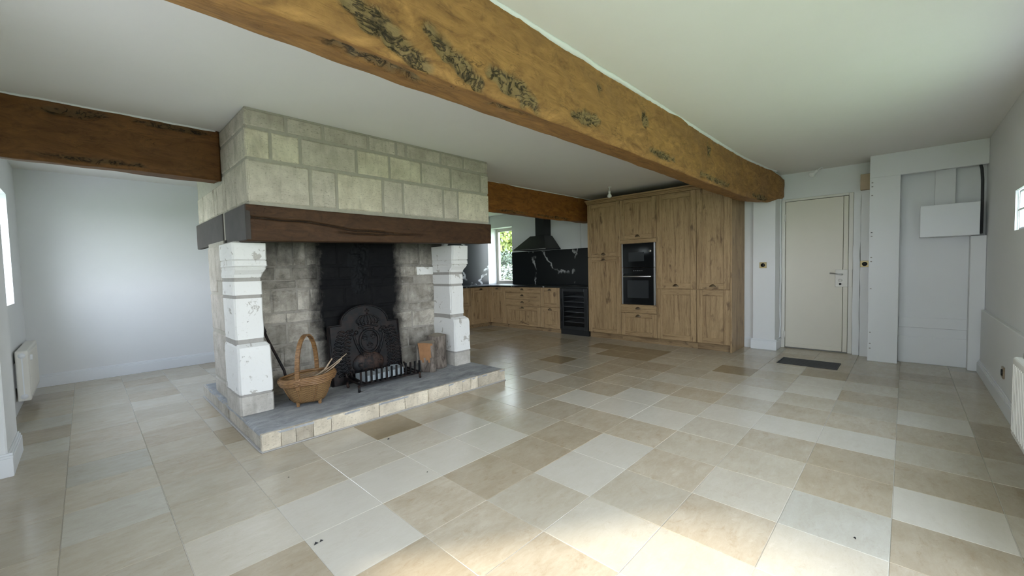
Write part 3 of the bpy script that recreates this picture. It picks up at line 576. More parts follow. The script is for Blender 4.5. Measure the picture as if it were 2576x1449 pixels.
# mantel
def sec_mant(x): f = (x-.865)/2.54; return (3.588+.012*math.sin(x*2.2), 3.82, 1.515+.052*f, 1.52+.052*f, 1.797-.012*math.sin(f*3.1))
bm = B(); lay = bm.verts.layers.float.new('burl'); rings = []
for x in lin(.868, 3.405, 120):
    yn, yf, zb, zf, zt = sec_mant(x); row = []
    prof = [(yf, zt)]+[(yn, zt+(zb-zt)*k/45) for k in range(46)]+[(yn+(yf-yn)*k/4, zf) for k in range(1, 5)]
    for k, (y, z) in enumerate(prof):
        n1 = .006*nz((x*2, y*2, z*9), 1, 2)+.004*nz((x*9, y*9, z*22), 1, 3)
        crk = (z-(1.70-.035*(x-.87)-.03*smooth(1.3, 1.7, x))); crk += .010*nz((x*5, 0, 2)); cv = max(math.exp(-(crk/.007)**2)*(1-smooth(1.9, 2.3, x)), .8*math.exp(-((z-1.63-.02*math.sin(x*2.6)-.012*nz((x*6, 3, 0)))/.006)**2)*smooth(1.5, 1.7, x)*(1-smooth(2.3, 2.5, x))) if 0 < k < 47 else 0
        v = bm.verts.new((x, y-n1+cv*.03+(.008 if k in (1, 46) else 0), z)); v[lay] = cv; row.append(v)
    rings.append(row)
ring_faces(bm, rings); link('mantel_beam', bm, 'beam', fp, True, col=(.17, .14, .165))
sp = B(); box(sp, .858, .90, 4.31, 5.50, 1.545, 1.80, .006); box(sp, .862, .90, 3.60, 4.25, 1.525, 1.798, .006); link('mantel_side_panel', sp, 'fascia', fp); link('mantel_side_mortar', box(B(), .866, .90, 4.25, 4.31, 1.53, 1.80, .004), 'mortar', fp)
# fireback wall
bw = link('fireback_wall', box(box(B(), .85, 3.17, 4.208, 4.86, .10, 1.56), 1.16, 3.11, 4.208, 4.215, 1.56, 2.5), 'mortar_soot', fp)
rr = random.Random(11)
brow = [(1.335, 1.62, [1.05, 1.24, 1.38, 1.50, 1.60, 1.80, 2.05, 2.45, 2.52, 2.78, 2.99]), (1.20, 1.325, [1.05, 1.22, 1.36, 1.60, 1.82, 2.16, 2.44, 2.52, 2.60, 2.72, 2.84, 2.99]), (1.12, 1.20, [1.05, 1.40, 1.60, 1.95, 2.3, 2.52, 2.70]), (.90, 1.11, [1.05, 1.18, 1.40, 1.52, 1.62, 1.86, 2.16, 2.46, 2.62, 2.99]), (.80, .89, [1.05, 1.30, 1.62, 2.0, 2.5, 2.62, 2.78, 2.99]), (.60, .79, [1.05, 1.3, 1.5, 1.66, 2.0, 2.4, 2.66, 2.99]), (.38, .59, [1.05, 1.25, 1.52, 1.7, 2.0, 2.4, 2.6, 2.99]), (.15, .37, [1.05, 1.4, 1.7, 2.0, 2.4, 2.7, 2.99])]
for z0, z1, xs in brow:
    for a, b in zip(xs[:-1], xs[1:]):
        sd_ += 1; bm = B(); stone(bm, Pfront(a+.006, z0+.003, 4.20), b-a-.012, z1-z0-.006, .03, sd_, .012, .010, jit=.010); t_ = rr.uniform(.75, 1.3); link('stone', bm, 'fire_stone', bw, col=(t_, t_, t_*.98))
bm = B(); stone(bm, Pfront(2.732, 1.205, 4.195), .25, .11, .03, 99, .006, .02); link('stone', bm, 'paint_stone', bw)
# crusted soot
bm = B(); g = []
for i in range(41):
    row = []
    for k in range(61):
        x, z = 1.86+.34*i/40, .96+.64*k/60; e = min(i/40, 1-i/40)*2; fo = max(0, 1-abs(x-2.03-.03*nz((0, 0, z*4)))/(.15*(.55+.45*(z-.96)/.64)))*min(1, (z-.96)*8)
        d = fo*(.010+.030*max(0, nz((x*26, 0, z*26)))+.016*nz((x*60, 2, z*60))); row.append(bm.verts.new((x, 4.206-d-(.004 if fo > 0 else -.01), z)))
    g.append(row)
for i in range(40):
    for k in range(60): bm.faces.new((g[i][k], g[i+1][k], g[i+1][k+1], g[i][k+1]))
link('soot_crust', bm, 'soot', bw, True)
# jambs
def loft(bm, secs, seed, rough=.004, step=.035, n=5, cr=.014):
    zs = []
    for (a, b) in zip(secs[:-1], secs[1:]):
        m = max(1, int(abs(b[0]-a[0])/step)); zs += [tuple(p+(q-p)*k/m for p, q in zip(a, b)) for k in range(m)]
    zs.append(secs[-1]); rings = []
    for (z, x0, x1, y0, y1) in zs:
        P = []; cs_ = [(x0, y0), (x1, y0), (x1, y1), (x0, y1)]
        for q in range(4):
            a, b = cs_[q], cs_[(q+1) % 4]
            for f in (0, .05, .3, .6, .95):
                k = f; x, y = a[0]+(b[0]-a[0])*f, a[1]+(b[1]-a[1])*f
                if k == 0: x += cr*.6*(1 if x == x0 else -1); y += cr*.6*(1 if y == y0 else -1)
                x += rough*nz((x*9, y*9, z*9), 1, seed); y += rough*nz((x*9+9, y*9, z*9), 1, seed); P.append(bm.verts.new((x, y, z)))
        rings.append(P)
    ring_faces(bm, rings); return bm
def jamb(x0, x1, seed):
    ctr = (x0+x1)/2
    j = link('jamb', loft(B(), [(.13, x0+.006, x1-.006, 3.797, 4.25), (.62, x0+.006, x1-.006, 3.797, 4.25), (.69, x0+.014, x1-.030, 3.862, 4.25), (.75, x0+.016, x1-.033, 3.868, 4.25), (1.25, x0+.016, x1-.033, 3.868, 4.25), (1.36, x0+.03, x1-.03, 3.83, 4.25), (1.53, x0+.03, x1-.03, 3.83, 4.25)], seed), 'jamb_mortar', fp)
    a, b, c, d = x0, x1, x0+.010, x1-.028; Y = 4.245
    S_ = [('jamb_stone', [(.134, a, b, 3.788, Y), (.282, a, b, 3.79, Y)]), ('paint_stone', [(.302, a, b, 3.787, Y), (.64, a+.002, b-.002, 3.79, Y), (.675, a+.006, b-.006, 3.80, Y), (.70, a+.022, b-.022, 3.845, Y)]),
          ('paint_stone', [(.735, c, d, 3.86, Y), (1.068, c, d, 3.862, Y)]), ('paint_stone', [(1.096, c, d, 3.862, Y), (1.206, c, d, 3.86, Y)]),
          ('paint_stone', [(1.236, c, d, 3.858, Y), (1.262, c-.004, d+.004, 3.845, Y), (1.298, a+.010, b-.010, 3.81, Y), (1.316, a+.006, b-.006, 3.798, Y), (1.320, a+.010, b-.010, 3.806, Y), (1.332, a, b, 3.788, Y), (1.345, a+.002, b-.002, 3.79, Y), (1.372, a+.003, b-.003, 3.792, Y), (1.376, a+.010, b-.010, 3.803, Y), (1.384, a+.002, b-.002, 3.79, Y), (1.515+(.03 if x0 > 2 else 0), a, b, 3.786, Y)])]
    for k, (m, s) in enumerate(S_): link('stone', loft(B(), s, seed*10+k, .005, .03), m, j)
jamb(.805, 1.05, 1); jamb(2.965, 3.20, 2)
sw = link('side_wall', box(B(), .845, 1.05, 4.25, 4.86, .10, 1.56), 'mortar', fp)
for a, b, z0, z1 in ((4.27, 4.55, 1.2, 1.53), (4.55, 4.85, 1.1, 1.53), (4.27, 4.85, .75, 1.09), (4.27, 4.55, .62, .74), (4.27, 4.85, .3, .73), (4.27, 4.85, .14, .29)):
    if z0 == .62: continue
    sd_ += 1; bm = B(); stone(bm, Pleft(b-.006, z0+.005, .835), b-a-.012, z1-z0-.01, .02, sd_, .005, .01); link('stone', bm, 'jamb_stone', sw, col=(.9, .88, .85))
# hearth
hc = B(); box(hc, .812, 3.222, 3.262, 5.255, 0, .115); hearth = link('hearth', hc, 'jamb_mortar', fp)
bm = B(); gx, gy = 90, 60; g = []
for i in range(gx+1):
    row = []
    for j in range(gy+1):
        x, y = .803+(3.232-.803)*i/gx, 3.247+(5.268-3.247)*j/gy; e = 0 < i < gx and 0 < j < gy
        z = .134+(.0035*nz((x*5, y*9, 0))+.002*nz((x*18, y*26, 3)) if e else -.008)
        if not e: x += .006*nz((x*8, y*8, 1)); y += .006*nz((x*8, y*8, 5))
        row.append(bm.verts.new((x, y, z)))
    g.append(row)
for i in range(gx):
    for j in range(gy): bm.faces.new((g[i][j], g[i+1][j], g[i+1][j+1], g[i][j+1]))
brd = [g[i][0] for i in range(gx+1)]+[g[gx][j] for j in range(1, gy+1)]+[g[i][gy] for i in range(gx-1, -1, -1)]+[g[0][j] for j in range(gy-1, 0, -1)]
low = [bm.verts.new((v.co.x, v.co.y, .112)) for v in brd]
for k in range(len(brd)): bm.faces.new((brd[k], low[k], low[(k+1) % len(brd)], brd[(k+1) % len(brd)]))
link('slab', bm, 'hearth', hearth, True)
hx = [.803, .93, 1.03, 1.155, 1.29, 1.70, 1.95, 2.20, 2.45, 2.62, 2.73, 2.83, 2.95, 3.232]; ht = [1., .80, .74, .95, 1.04, 1.0, 1.03, 1.05, 1.0, 1.0, 1.02, .80, .84]
for a, b, t_ in zip(hx[:-1], hx[1:], ht):
    sd_ += 1; bm = B(); stone(bm, Pfront(a+.0005, .006, 3.246), b-a-.001, .126, .03, sd_, .011, .004, jit=.003); link('stone', bm, 'breast', hearth, col=(t_*1.08, t_*1.04, t_*.97))
hy = [3.26, 3.6, 3.85, 4.2, 4.6, 4.95, 5.268]
for a, b in zip(hy[:-1], hy[1:]):
    sd_ += 1; bm = B(); stone(bm, Pleft(b-.004, .012, .803), b-a-.008, .118, .02, sd_, .006, .008); t_ = random.uniform(.75, .95); link('stone', bm, 'breast', hearth, col=(t_, t_, t_))
ms = B(); box(ms, .797, 3.238, 3.236, 3.262, .0, .012, .004); box(ms, .793, .815, 3.262, 5.27, 0, .012, .004); link('mortar_fillet', ms, 'jamb_mortar', hearth)
# ------------------------------------------------------------------ cast-iron fireback
fb = thing('fireback', 'cast-iron fireback with crowned coat of arms leaning on the sooty wall', 'fireback', (2.02, 4.035, .134)); fb.rotation_euler = (math.radians(-6), 0, 0)
PW, SH, AR, AP = .39, .60, .265, .79
out = [(-PW, 0), (PW, 0), (PW, SH), (AR, SH)]
for k in range(17):
    a = math.pi*k/16; 
    if 0 < k < 16: out.append((AR*math.cos(a), SH+.01+(AP-SH-.01)*math.sin(a)))
out += [(-AR, SH), (-PW, SH)]
bm = B(); f0 = [bm.verts.new((x, 0, z)) for x, z in out]; f1 = [bm.verts.new((x, .03, z)) for x, z in out]
bm.faces.new(f0); bm.faces.new(f1[::-1]); n = len(out)
for k in range(n): bm.faces.new((f0[k], f1[k], f1[(k+1) % n], f0[(k+1) % n]))
link('plate', bm, 'iron', fb, local=True)
bm = B(); tube(bm, [(x*.975, -.003, .012+z*.975) for x, z in out[2:]] , .010, 6); tube(bm, [(-PW*.975, -.003, .01), (-PW*.975, -.003, SH*.985)], .010, 6); tube(bm, [(PW*.975, -.003, .01), (PW*.975, -.003, SH*.985)], .010, 6); link('border', bm, 'iron', fb, True, True)
CX, CZ = .03, .405
def ringpts(cx, cz, rx, rz, n=28, a0=0, a1=2*math.pi, y=-.004): return [(cx+rx*math.cos(a0+(a1-a0)*k/n), y, cz+rz*math.sin(a0+(a1-a0)*k/n)) for k in range(n+1)]
bm = B(); tube(bm, ringpts(CX, CZ, .105, .118, y=-.006), .014, 8, False); tube(bm, ringpts(CX, CZ, .125, .14, 28, math.pi*1.05, math.pi*1.95), .007, 6); link('shield_ring', bm, 'iron', fb, True, True)
def blob(bm, x, z, r, sy=.6, y=-.002):
    v = bmesh.ops.create_uvsphere(bm, u_segments=8, v_segments=6, radius=r)['verts']; bmesh.ops.scale(bm, vec=(1, sy, 1), verts=v); bmesh.ops.translate(bm, vec=(x, y, z), verts=v)
for (dx, dz) in ((-.045, .04), (.048, .048), (.003, -.045)):
    bm = B(); blob(bm, CX+dx, CZ+dz+.018, .014); blob(bm, CX+dx-.022, CZ+dz, .013); blob(bm, CX+dx+.022, CZ+dz, .013); box(bm, CX+dx-.018, CX+dx+.018, -.010, 0, CZ+dz-.03, CZ+dz-.024); link('fleur_de_lis', bm, 'iron', fb, True, True)
bm = B(); tube(bm, ringpts(CX, CZ+.135, .105, .025, 14, math.pi*.05, math.pi*.95), .012, 6)
for k in range(-3, 4): tube(bm, [(CX+k*.034, -.004, CZ+.17), (CX+k*.042, -.008, CZ+.22), (CX+k*.026, -.006, CZ+.265), (CX, -.004, CZ+.275)], .005, 6)
for k in range(-2, 3): blob(bm, CX+k*.045, CZ+.20-abs(k)*.006, .014)
tube(bm, ringpts(CX, CZ+.185, .125, .09, 20, .1, math.pi-.1), .006, 6); tube(bm, [(CX, -.004, CZ+.28), (CX, -.004, CZ+.34)], .008, 6); tube(bm, [(CX-.022, -.004, CZ+.315), (CX+.022, -.004, CZ+.315)], .007, 6)
for k in range(-2, 3): blob(bm, CX+k*.03, CZ+.125, .010)
link('crown', bm, 'iron', fb, True, True)
for sgn in (-1, 1):
    bm = B()
    for col_, (x0, x1_) in enumerate(((.19, .15), (.275, .25))):
        for k in range(13):
            z = .52-k*.036; sw_ = .06*math.sin(math.pi*k/14); cx = CX*.5+sgn*(x0+sw_-.0*k); rx = .042-.008*abs(k-6)/6
            tube(bm, ringpts(cx, z-.015, rx, .030, 8, math.pi*.12, math.pi*.88, -.006), .010, 5)
    tube(bm, ringpts(CX*.5+sgn*.02, .30, .235, .30, 18, -math.pi*.35 if sgn > 0 else math.pi*1.35, math.pi*.3 if sgn > 0 else math.pi*.7), .006, 5)
    tube(bm, [(CX+sgn*.145, -.004, .50), (CX+sgn*.165, -.004, .47), (CX+sgn*.15, -.004, .40), (CX+sgn*.12, -.004, .32), (CX+sgn*.09, -.004, .26)], .012, 6); blob(bm, CX+sgn*.135, .505, .022)
    link('garland', bm, 'iron', fb, True, True)
bm = B(); rr = random.Random(5)
v = bmesh.ops.create_uvsphere(bm, u_segments=20, v_segments=12, radius=1)['verts']; bmesh.ops.scale(bm, vec=(.175, .03, .12), verts=v); bmesh.ops.translate(bm, vec=(.0, 0, .175), verts=v)
for k in range(26): a, q = rr.uniform(0, 2*math.pi), rr.uniform(.1, .9); tube(bm, ringpts(.16*q*math.cos(a), .185+.09*q*math.sin(a), .020, .018, 8, 0, 4.4, -.022), .006, 5)
link('rusted_boss', bm, 'iron_rust', fb, True, True)
# ------------------------------------------------------------------ fire grate with blocks
gt = thing('fire_grate', 'black iron fire grate with upright prongs before the fireback', 'grate', (2.08, 3.82, .134)); Z = .134
for k in range(13):
    x = 1.765+k*.054; bm = B(); ry = 3.965 if k > 2 else 3.985
    tube(bm, [(x-.02, ry+.02, Z+.125), (x-.02, ry, Z+.115), (x-.015, ry-.015, Z+.075), (x, 3.74, Z+.058), (x, 3.715, Z+.062), (x, 3.708, Z+.085), (x, 3.708, Z+.178)], .0105, 4); link('prong', bm, 'iron_rust' if k in (4, 9) else 'iron', gt)
for y in (3.725, 3.93): bm = B(); box(bm, 1.74, 2.44, y-.008, y+.008, Z+.036, Z+.052, .002); link('rail', bm, 'iron', gt)
for x in (1.745, 2.41):
    for y in (3.70, 3.94):
        bm = B(); pts = [(x, y+.02, Z+.045), (x-.012, y-.01, Z+.055), (x-.02, y-.03, Z+.045), (x-.022, y-.035, Z+.02), (x-.018, y-.03, Z+.008), (x-.004, y-.022, Z+.009)]; tube(bm, pts, .011, 7, rads=[.008, .010, .012, .012, .011, .008]); link('foot', bm, 'iron_rust', gt, True)
rr = random.Random(2)
for k, (x0, x1, y0, y1, z0, z1, rz_) in enumerate(((1.815, 1.985, 3.735, 3.925, .2, .258, .03), (2.00, 2.085, 3.73, 3.91, .2, .262, -.12), (2.095, 2.165, 3.73, 3.90, .2, .266, -.16), (2.175, 2.255, 3.735, 3.92, .2, .272, -.2))):
    t = bpy.data.objects.new('x', None); bm = B(); c = Vector(((x0+x1)/2, (y0+y1)/2, z0)); box(bm, x0-c.x, x1-c.x, y0-c.y, y1-c.y, 0, z1-z0, .003); bpy.data.objects.remove(t)
    o = link('firebrick', bm, 'grey_block'); o.location = c; o.rotation_euler = (0, 0, rz_)
    tag(o, ['wide pale grey firebrick lying at the basket end of the fire grate', 'narrow pale grey firebrick on the grate right beside the wide one', 'narrow pale grey firebrick lying between two narrow ones on the grate', 'narrow pale grey firebrick on the grate nearest the logs'][k], 'brick', 'firebricks on the grate')
# ------------------------------------------------------------------ basket, twigs, poker, logs
bk = thing('wicker_basket', 'golden bamboo basket with tall arched handle on the hearth', 'basket', (1.30, 3.735, .139), rz=math.radians(-18)); N_ = 40; HB = .235
def bring(f, grow=0.):
    w = .105+(.218-.105)*(f**.75)+grow; d = .085+(.168-.085)*(f**.75)+grow; P = []
    for k in range(N_):
        a = 2*math.pi*k/N_; pw = 2+2.2*(1-f)**2; c, s = math.cos(a), math.sin(a); q = (abs(c)**pw+abs(s)**pw)**(-1/pw)
        P.append((w*q*c, d*q*s, .022+(HB-.022)*f+(.018*c*f*f)))
    return P
bm = B(); uv = bm.loops.layers.uv.new('u'); rings = [[bm.verts.new(p) for p in bring(i/12)] for i in range(13)]
for i in range(12):
    for k in range(N_):
        fc = bm.faces.new((rings[i][k], rings[i][(k+1) % N_], rings[i+1][(k+1) % N_], rings[i+1][k]))
        for l, (uu, vv) in zip(fc.loops, ((k, i), (k+1, i), (k+1, i+1), (k, i+1))): l[uv].uv = (uu/N_, vv/12)
inn = [[bm.verts.new(p) for p in bring(i/12, -.008)] for i in range(13)]
for i in range(12):
    for k in range(N_): 
        fc = bm.faces.new((inn[i+1][k], inn[i+1][(k+1) % N_], inn[i][(k+1) % N_], inn[i][k]))
        for l, (uu, vv) in zip(fc.loops, ((k, i+1), (k+1, i+1), (k+1, i), (k, i))): l[uv].uv = (uu/N_, vv/12)
for k in range(N_): bm.faces.new((rings[12][k], rings[12][(k+1) % N_], inn[12][(k+1) % N_], inn[12][k]))
bm.faces.new(rings[0][::-1]); bm.faces.new(inn[0]); link('body', bm, 'wicker', bk, True, True)
for k, (f, g_) in enumerate(((.80, .010), (.87, .011), (.94, .011), (1.0, .004), (1.03, -.006))):
    bm = B(); P = bring(min(f, 1.), g_); P = [(x, y, z+(.010 if f > 1 else 0)+.003*math.sin(7*i)) for i, (x, y, z) in enumerate(P)]; tube(bm, P+[P[0]], .0105, 7, False); link('rim_cane', bm, 'cane', bk, True, True)
ha = math.radians(62); hd = Vector((math.cos(ha), math.sin(ha), 0)); hn = Vector((-hd.y, hd.x, 0)); rad = .172; bm = B(); rings = []
for k in range(49):
    a = math.pi*(-.06+1.12*k/48); rr_ = rad; p = hd*(rad*math.cos(a)*(1. if math.sin(a) > 0 else 1.)); z = HB+.02+(.335*max(0, math.sin(a))**.82 if math.sin(a) > 0 else -.10*abs(math.sin(a))/.19)
    nrm = (hd*math.cos(a)+Vector((0, 0, 1))*math.sin(a)).normalized(); w_ = .017+.0012*(k % 2); t_ = .006+.001*(k % 2); c = p+Vector((0, 0, z))
    rings.append([bm.verts.new(c+hn*u*w_+nrm*v*t_) for u, v in ((-1, -1), (1, -1), (1, 1), (-1, 1))])
ring_faces(bm, rings); link('handle', bm, 'cane', bk, False, True)
for sgn in (-1, 1):
    c = hd*sgn*.178; bm = B()
    for q in (-1, 1): tube(bm, [c+hn*.03*q+Vector((0, 0, HB+.02)), c+hd*sgn*.008+hn*(-.026*q)+Vector((0, 0, HB-.045))], .006, 6)
    link('binding', bm, 'cane', bk, True, True)
for a in (45, 135, 225, 315):
    q = math.radians(a); x, y = .118*math.cos(q), .098*math.sin(q); bm = B(); tube(bm, [(x, y, -.004), (x, y, .05)], .016, 6, rads=[.013, .018]); link('foot', bm, 'cane', bk, False, True)
for k in range(8):
    a = 2*math.pi*(k+.5)/8; bm = B(); P = []
    for i in range(10): pr = bring(i/12, .002); m = pr[int(N_*(k+.5)/8) % N_]; P.append(m)
    tube(bm, P, .0045, 5); link('stake', bm, 'cane', bk, True, True)
for k, (p, q, r) in enumerate((((1.33, 3.76, .30), (1.63, 3.69, .517), .005), ((1.36, 3.74, .29), (1.585, 3.69, .478), .006), ((1.38, 3.77, .29), (1.51, 3.72, .49), .008), ((1.32, 3.72, .30), (1.56, 3.68, .458), .005), ((1.30, 3.78, .30), (1.47, 3.74, .41), .009))):
    bm = B(); p, q = Vector(p), Vector(q); c = p; n = Vector((.01, .012, .004)); tube(bm, [Vector((0, 0, 0)), (q-p)*.35+n, (q-p)*.7-n*.6, q-p], r, 6, rads=[r*1.2, r, r*.95, r*.7]); o = link('twig', bm, 'twig', smooth=True); o.location = c
    tag(o, ['long thin pale twig sticking out furthest from the bamboo basket', 'pale split twig end pointing out of the bamboo basket', 'short upright twig stub in the bamboo basket', 'thin lower twig over the rim of the bamboo basket', 'thick brown twig lying inside the bamboo basket'][k], 'twig', 'kindling in the basket')
t = thing('fire_poker', 'black iron poker leaning in the corner behind the basket', 'poker', (1.22, 3.97, .14))
bm = B(); tube(bm, [(1.215, 3.93, .142), (1.19, 3.98, .40), (1.10, 4.10, .69), (1.085, 4.13, .76)], .011, 8); link('shaft', bm, 'iron', t, True); bm = B(); tube(bm, [(1.222, 3.92, .14), (1.212, 3.935, .17)], .016, 8); link('tip', bm, 'iron', t, True); bm = B(); tube(bm, [(1.09, 4.12, .74), (1.078, 4.145, .80)], .016, 10); link('knob', bm, 'iron', t, True)
def log(label, loc, h, r, lean, seed, cut=None, taper=1.):
    t = thing('log', label, 'log', loc, 'logs on the hearth'); bm = B(); rings = []; n = 22
    for i in range(13):
        f = i/12; row = []
        for k in range(n):
            a = 2*math.pi*k/n; rr_ = r*(taper+(1-taper)*f)*(1+.10*nz((math.cos(a)*1.5, math.sin(a)*1.5, f*1.5), 1, seed)+.04*nz((math.cos(a)*6, math.sin(a)*6, f*5), 1, seed)); x, y = rr_*math.cos(a), rr_*math.sin(a)
            if cut:
                ca, cd = cut; u = x*math.cos(ca)+y*math.sin(ca)
                if u > cd: x -= (u-cd)*math.cos(ca); y -= (u-cd)*math.sin(ca)
            row.append(bm.verts.new((x+lean[0]*f, y+lean[1]*f, .012*nz((x*9, y*9, 3), 1, seed)*(f == 1)+h*f)))
        rings.append(row)
    log.cutfaces = []
    if cut:
        nv = Vector((math.cos(cut[0]), math.sin(cut[0]), 0))*.0015
        on = lambda v, i: abs((v.co.x-lean[0]*i/12)*math.cos(cut[0])+(v.co.y-lean[1]*i/12)*math.sin(cut[0])-cut[1]) < 1e-4
        for i in range(12):
            for k in range(n):
                q = ((rings[i][k], i), (rings[i][(k+1) % n], i), (rings[i+1][(k+1) % n], i+1), (rings[i+1][k], i+1))
                if all(on(v, ii) for v, ii in q) and i >= 6-(k % 3): log.cutfaces.append([tuple(v.co+nv) for v, ii in q])
    ring_faces(bm, rings, True, False); link('bark', bm, 'bark', t, True, True)
    bm = B(); P = [(v[0], v[1], v[2]) for v in [(w_.co.x, w_.co.y, w_.co.z) for w_ in []]]; return t, rings_end(r, h, lean, seed, cut, n)
def rings_end(r, h, lean, seed, cut, n):
    P = []
    for k in range(n):
        a = 2*math.pi*k/n; rr_ = r*(1+.10*nz((math.cos(a)*1.5, math.sin(a)*1.5, 1.5), 1, seed)+.04*nz((math.cos(a)*6, math.sin(a)*6, 5), 1, seed)); x, y = rr_*math.cos(a), rr_*math.sin(a)
        if cut:
            ca, cd = cut; u = x*math.cos(ca)+y*math.sin(ca)
            if u > cd: x -= (u-cd)*math.cos(ca); y -= (u-cd)*math.sin(ca)
        P.append((x+lean[0], y+lean[1], h+.012*nz((x*9, y*9, 3), 1, seed)+.001))
    return P
lg, P = log('taller grey-barked log standing against the stone jamb', (2.80, 3.925, .134), .375, .105, (.01, .01), 3); bm = B(); bm.faces.new([bm.verts.new(p) for p in P]); link('sawn_end', bm, 'wood_cut', lg, local=True)
lg, P = log('shorter leaning log with an orange split face', (2.615, 3.83, .134), .33, .098, (-.03, .0), 6, (math.radians(215), .045), .82); bm = B(); bm.faces.new([bm.verts.new(p) for p in P]); link('sawn_end', bm, 'wood_cut', lg, local=True)
bm = B(); CUTQ = log.cutfaces
for q in CUTQ: bm.faces.new([bm.verts.new(p) for p in q])
bmesh.ops.remove_doubles(bm, verts=bm.verts, dist=1e-4); link('split_face', bm, 'wood_split', lg, local=True)
for k, (x, y) in enumerate(((.684, 1.961), (.708, 1.963), (1.519, 2.785), (1.421, 2.137), (.813, 2.737), (2.356, .146))):  # pits in the tiles, modelled as small raised black chips
    bm = B(); r = (.012, .010, .011, .006, .006, .009)[k]; v = [bm.verts.new(p) for p in ((-r, -r*.5, 0), (r, -r*.3, 0), (r*.3, r*.8, 0), (-.2*r, .1*r, r*.8))]
    for q in ((0, 1, 3), (1, 2, 3), (2, 0, 3), (2, 1, 0)): bm.faces.new([v[i] for i in q])
    o = link('charcoal_crumb', bm, 'coal'); o.location = (x, y, .0008); tag(o, ['larger black charcoal crumb of a pair on one pale tile', 'smaller black charcoal crumb of a pair on one pale tile', 'black charcoal crumb beside the dark brown tile before the hearth', 'tiny charcoal crumb alone on a pale tile amid the floor', 'tiny charcoal crumb near the front corner of the hearth', 'charcoal crumb on the smooth grey tile by the side wall'][k], 'crumb', 'charcoal crumbs on the floor')
# ------------------------------------------------------------------ kitchen
XF, YF = 6.255, 6.69
def fb_(bm, fr, a0, a1, z0, z1, n0, n1, bev=.0015):
    if fr == 'X': box(bm, XF-n1, XF-n0, a0, a1, z0, z1, bev)
    else: box(bm, a0, a1, YF-n1, YF-n0, z0, z1, bev)
    return bm
def cup_mesh():
    bm = B(); rings = []
    for i in range(7):
        a = math.pi/2*i/6; row = []
        for k in range(13): b = math.pi*k/12; row.append(bm.verts.new((-.026*math.sin(a)*math.sin(b) - .001, .046*math.cos(b)*(.35+.65*math.sin(a)) , .040*math.cos(a)*math.sin(b)**.4)))
        rings.append(row)
    ring_faces(bm, rings, False, False, False)
    sh = bmesh.ops.solidify(bm, geom=bm.faces[:], thickness=.003)
    bmesh.ops.recalc_face_normals(bm, faces=bm.faces); me = bpy.data.meshes.new('handle'); bm.to_mesh(me); bm.free(); me.materials.append(MAT['bronze'])
    for p in me.polygons: p.use_smooth = True
    return me
CUP = cup_mesh()
def handle(door, root, fr, a, z):
    o = bpy.data.objects.new('handle', CUP); COL.objects.link(o); o.parent = door
    w = Vector((XF-.022, a, z)) if fr == 'X' else Vector((a, YF-.022, z))
    o.location = w-root_loc(door); o.rotation_euler = (0, 0, 0 if fr == 'X' else math.pi/2)
def front(root, fr, a0, a1, z0, z1, hz=None, name='door', rail=.075, mid=False, slim=False):
    g = .002; a0 += g; a1 -= g; z0 += g; z1 -= g; H = 'oak_h' if fr == 'X' else 'oak_hx'
    if slim: d = link(name, fb_(B(), fr, a0, a1, z0, z1, 0, .022, .003), H, root)
    else:
        bm = B(); fb_(bm, fr, a0, a1, z0, z1, 0, .005, 0); fb_(bm, fr, a0, a0+rail, z0, z1, .004, .022, .004); fb_(bm, fr, a1-rail, a1, z0, z1, .004, .022, .004)
        if mid: m = (a0+a1)/2; fb_(bm, fr, m-.03, m+.03, z0+rail, z1-rail, 0, .021, .002)
        d = link(name, bm, 'oak', root)
        for q in (z0, z1-rail): link('rail', fb_(B(), fr, a0+rail, a1-rail, q, q+rail, 0, .0215, .004), H, d)
        link('panel', fb_(B(), fr, a0+rail-.004, a1-rail+.004, z0+rail-.004, z1-rail+.004, 0, .008, 0), 'oak', d)
    if hz is not None: handle(d, root, fr, (a0+a1)/2, hz)
    return d
def carcass(root, fr, a0, a1, z0, z1, depth, name='body'): link(name, fb_(B(), fr, a0+.001, a1-.001, z0, z1, -depth, -.001, 0), 'oak', root)
def plinth(root, fr, a0, a1, h=.10): link('plinth', fb_(B(), fr, a0, a1, 0, h, -.10, -.035, 0), 'oak_d' if fr == 'X' else 'oak_d', root)
ZB, ZT = .10, 2.352
t = thing('tall_cupboard', 'tall oak larder cupboard beside the wine cooler', 'cupboard', (6.55, 3.77, 0), 'tall oak cupboards')
carcass(t, 'X', 3.455, 4.095, ZB, ZT, .60); plinth(t, 'X', 3.455, 4.095); front(t, 'X', 3.455, 4.095, 1.425, ZT, 1.46); front(t, 'X', 3.455, 4.095, ZB, 1.418, 1.36)
t = thing('oven_cupboard', 'tall oak cupboard housing the black oven and microwave', 'cupboard', (6.55, 3.14, 0), 'tall oak cupboards')
bm = B(); fb_(bm, 'X', 3.435, 3.454, ZB, ZT, -.60, -.001, 0); fb_(bm, 'X', 2.826, 2.845, ZB, ZT, -.60, -.001, 0); fb_(bm, 'X', 2.845, 3.435, ZB, .622, -.6, -.001, 0); fb_(bm, 'X', 2.845, 3.435, 1.625, ZT, -.6, -.001, 0); fb_(bm, 'X', 2.845, 3.435, .622, 1.625, -.6, -.58, 0); link('body', bm, 'oak', t)
plinth(t, 'X', 2.826, 3.454); front(t, 'X', 2.826, 3.454, 1.69, ZT, 1.725); link('filler', fb_(B(), 'X', 2.828, 3.452, 1.628, 1.688, 0, .022, .002), 'oak_h', t); front(t, 'X', 2.826, 3.454, .487, .620, .55, 'drawer', slim=True); front(t, 'X', 2.826, 3.454, ZB, .484, .425, 'drawer')
t = thing('tall_cupboard', 'wide tall oak cupboard between the oven and the end cupboard', 'cupboard', (6.55, 2.52, 0), 'tall oak cupboards')
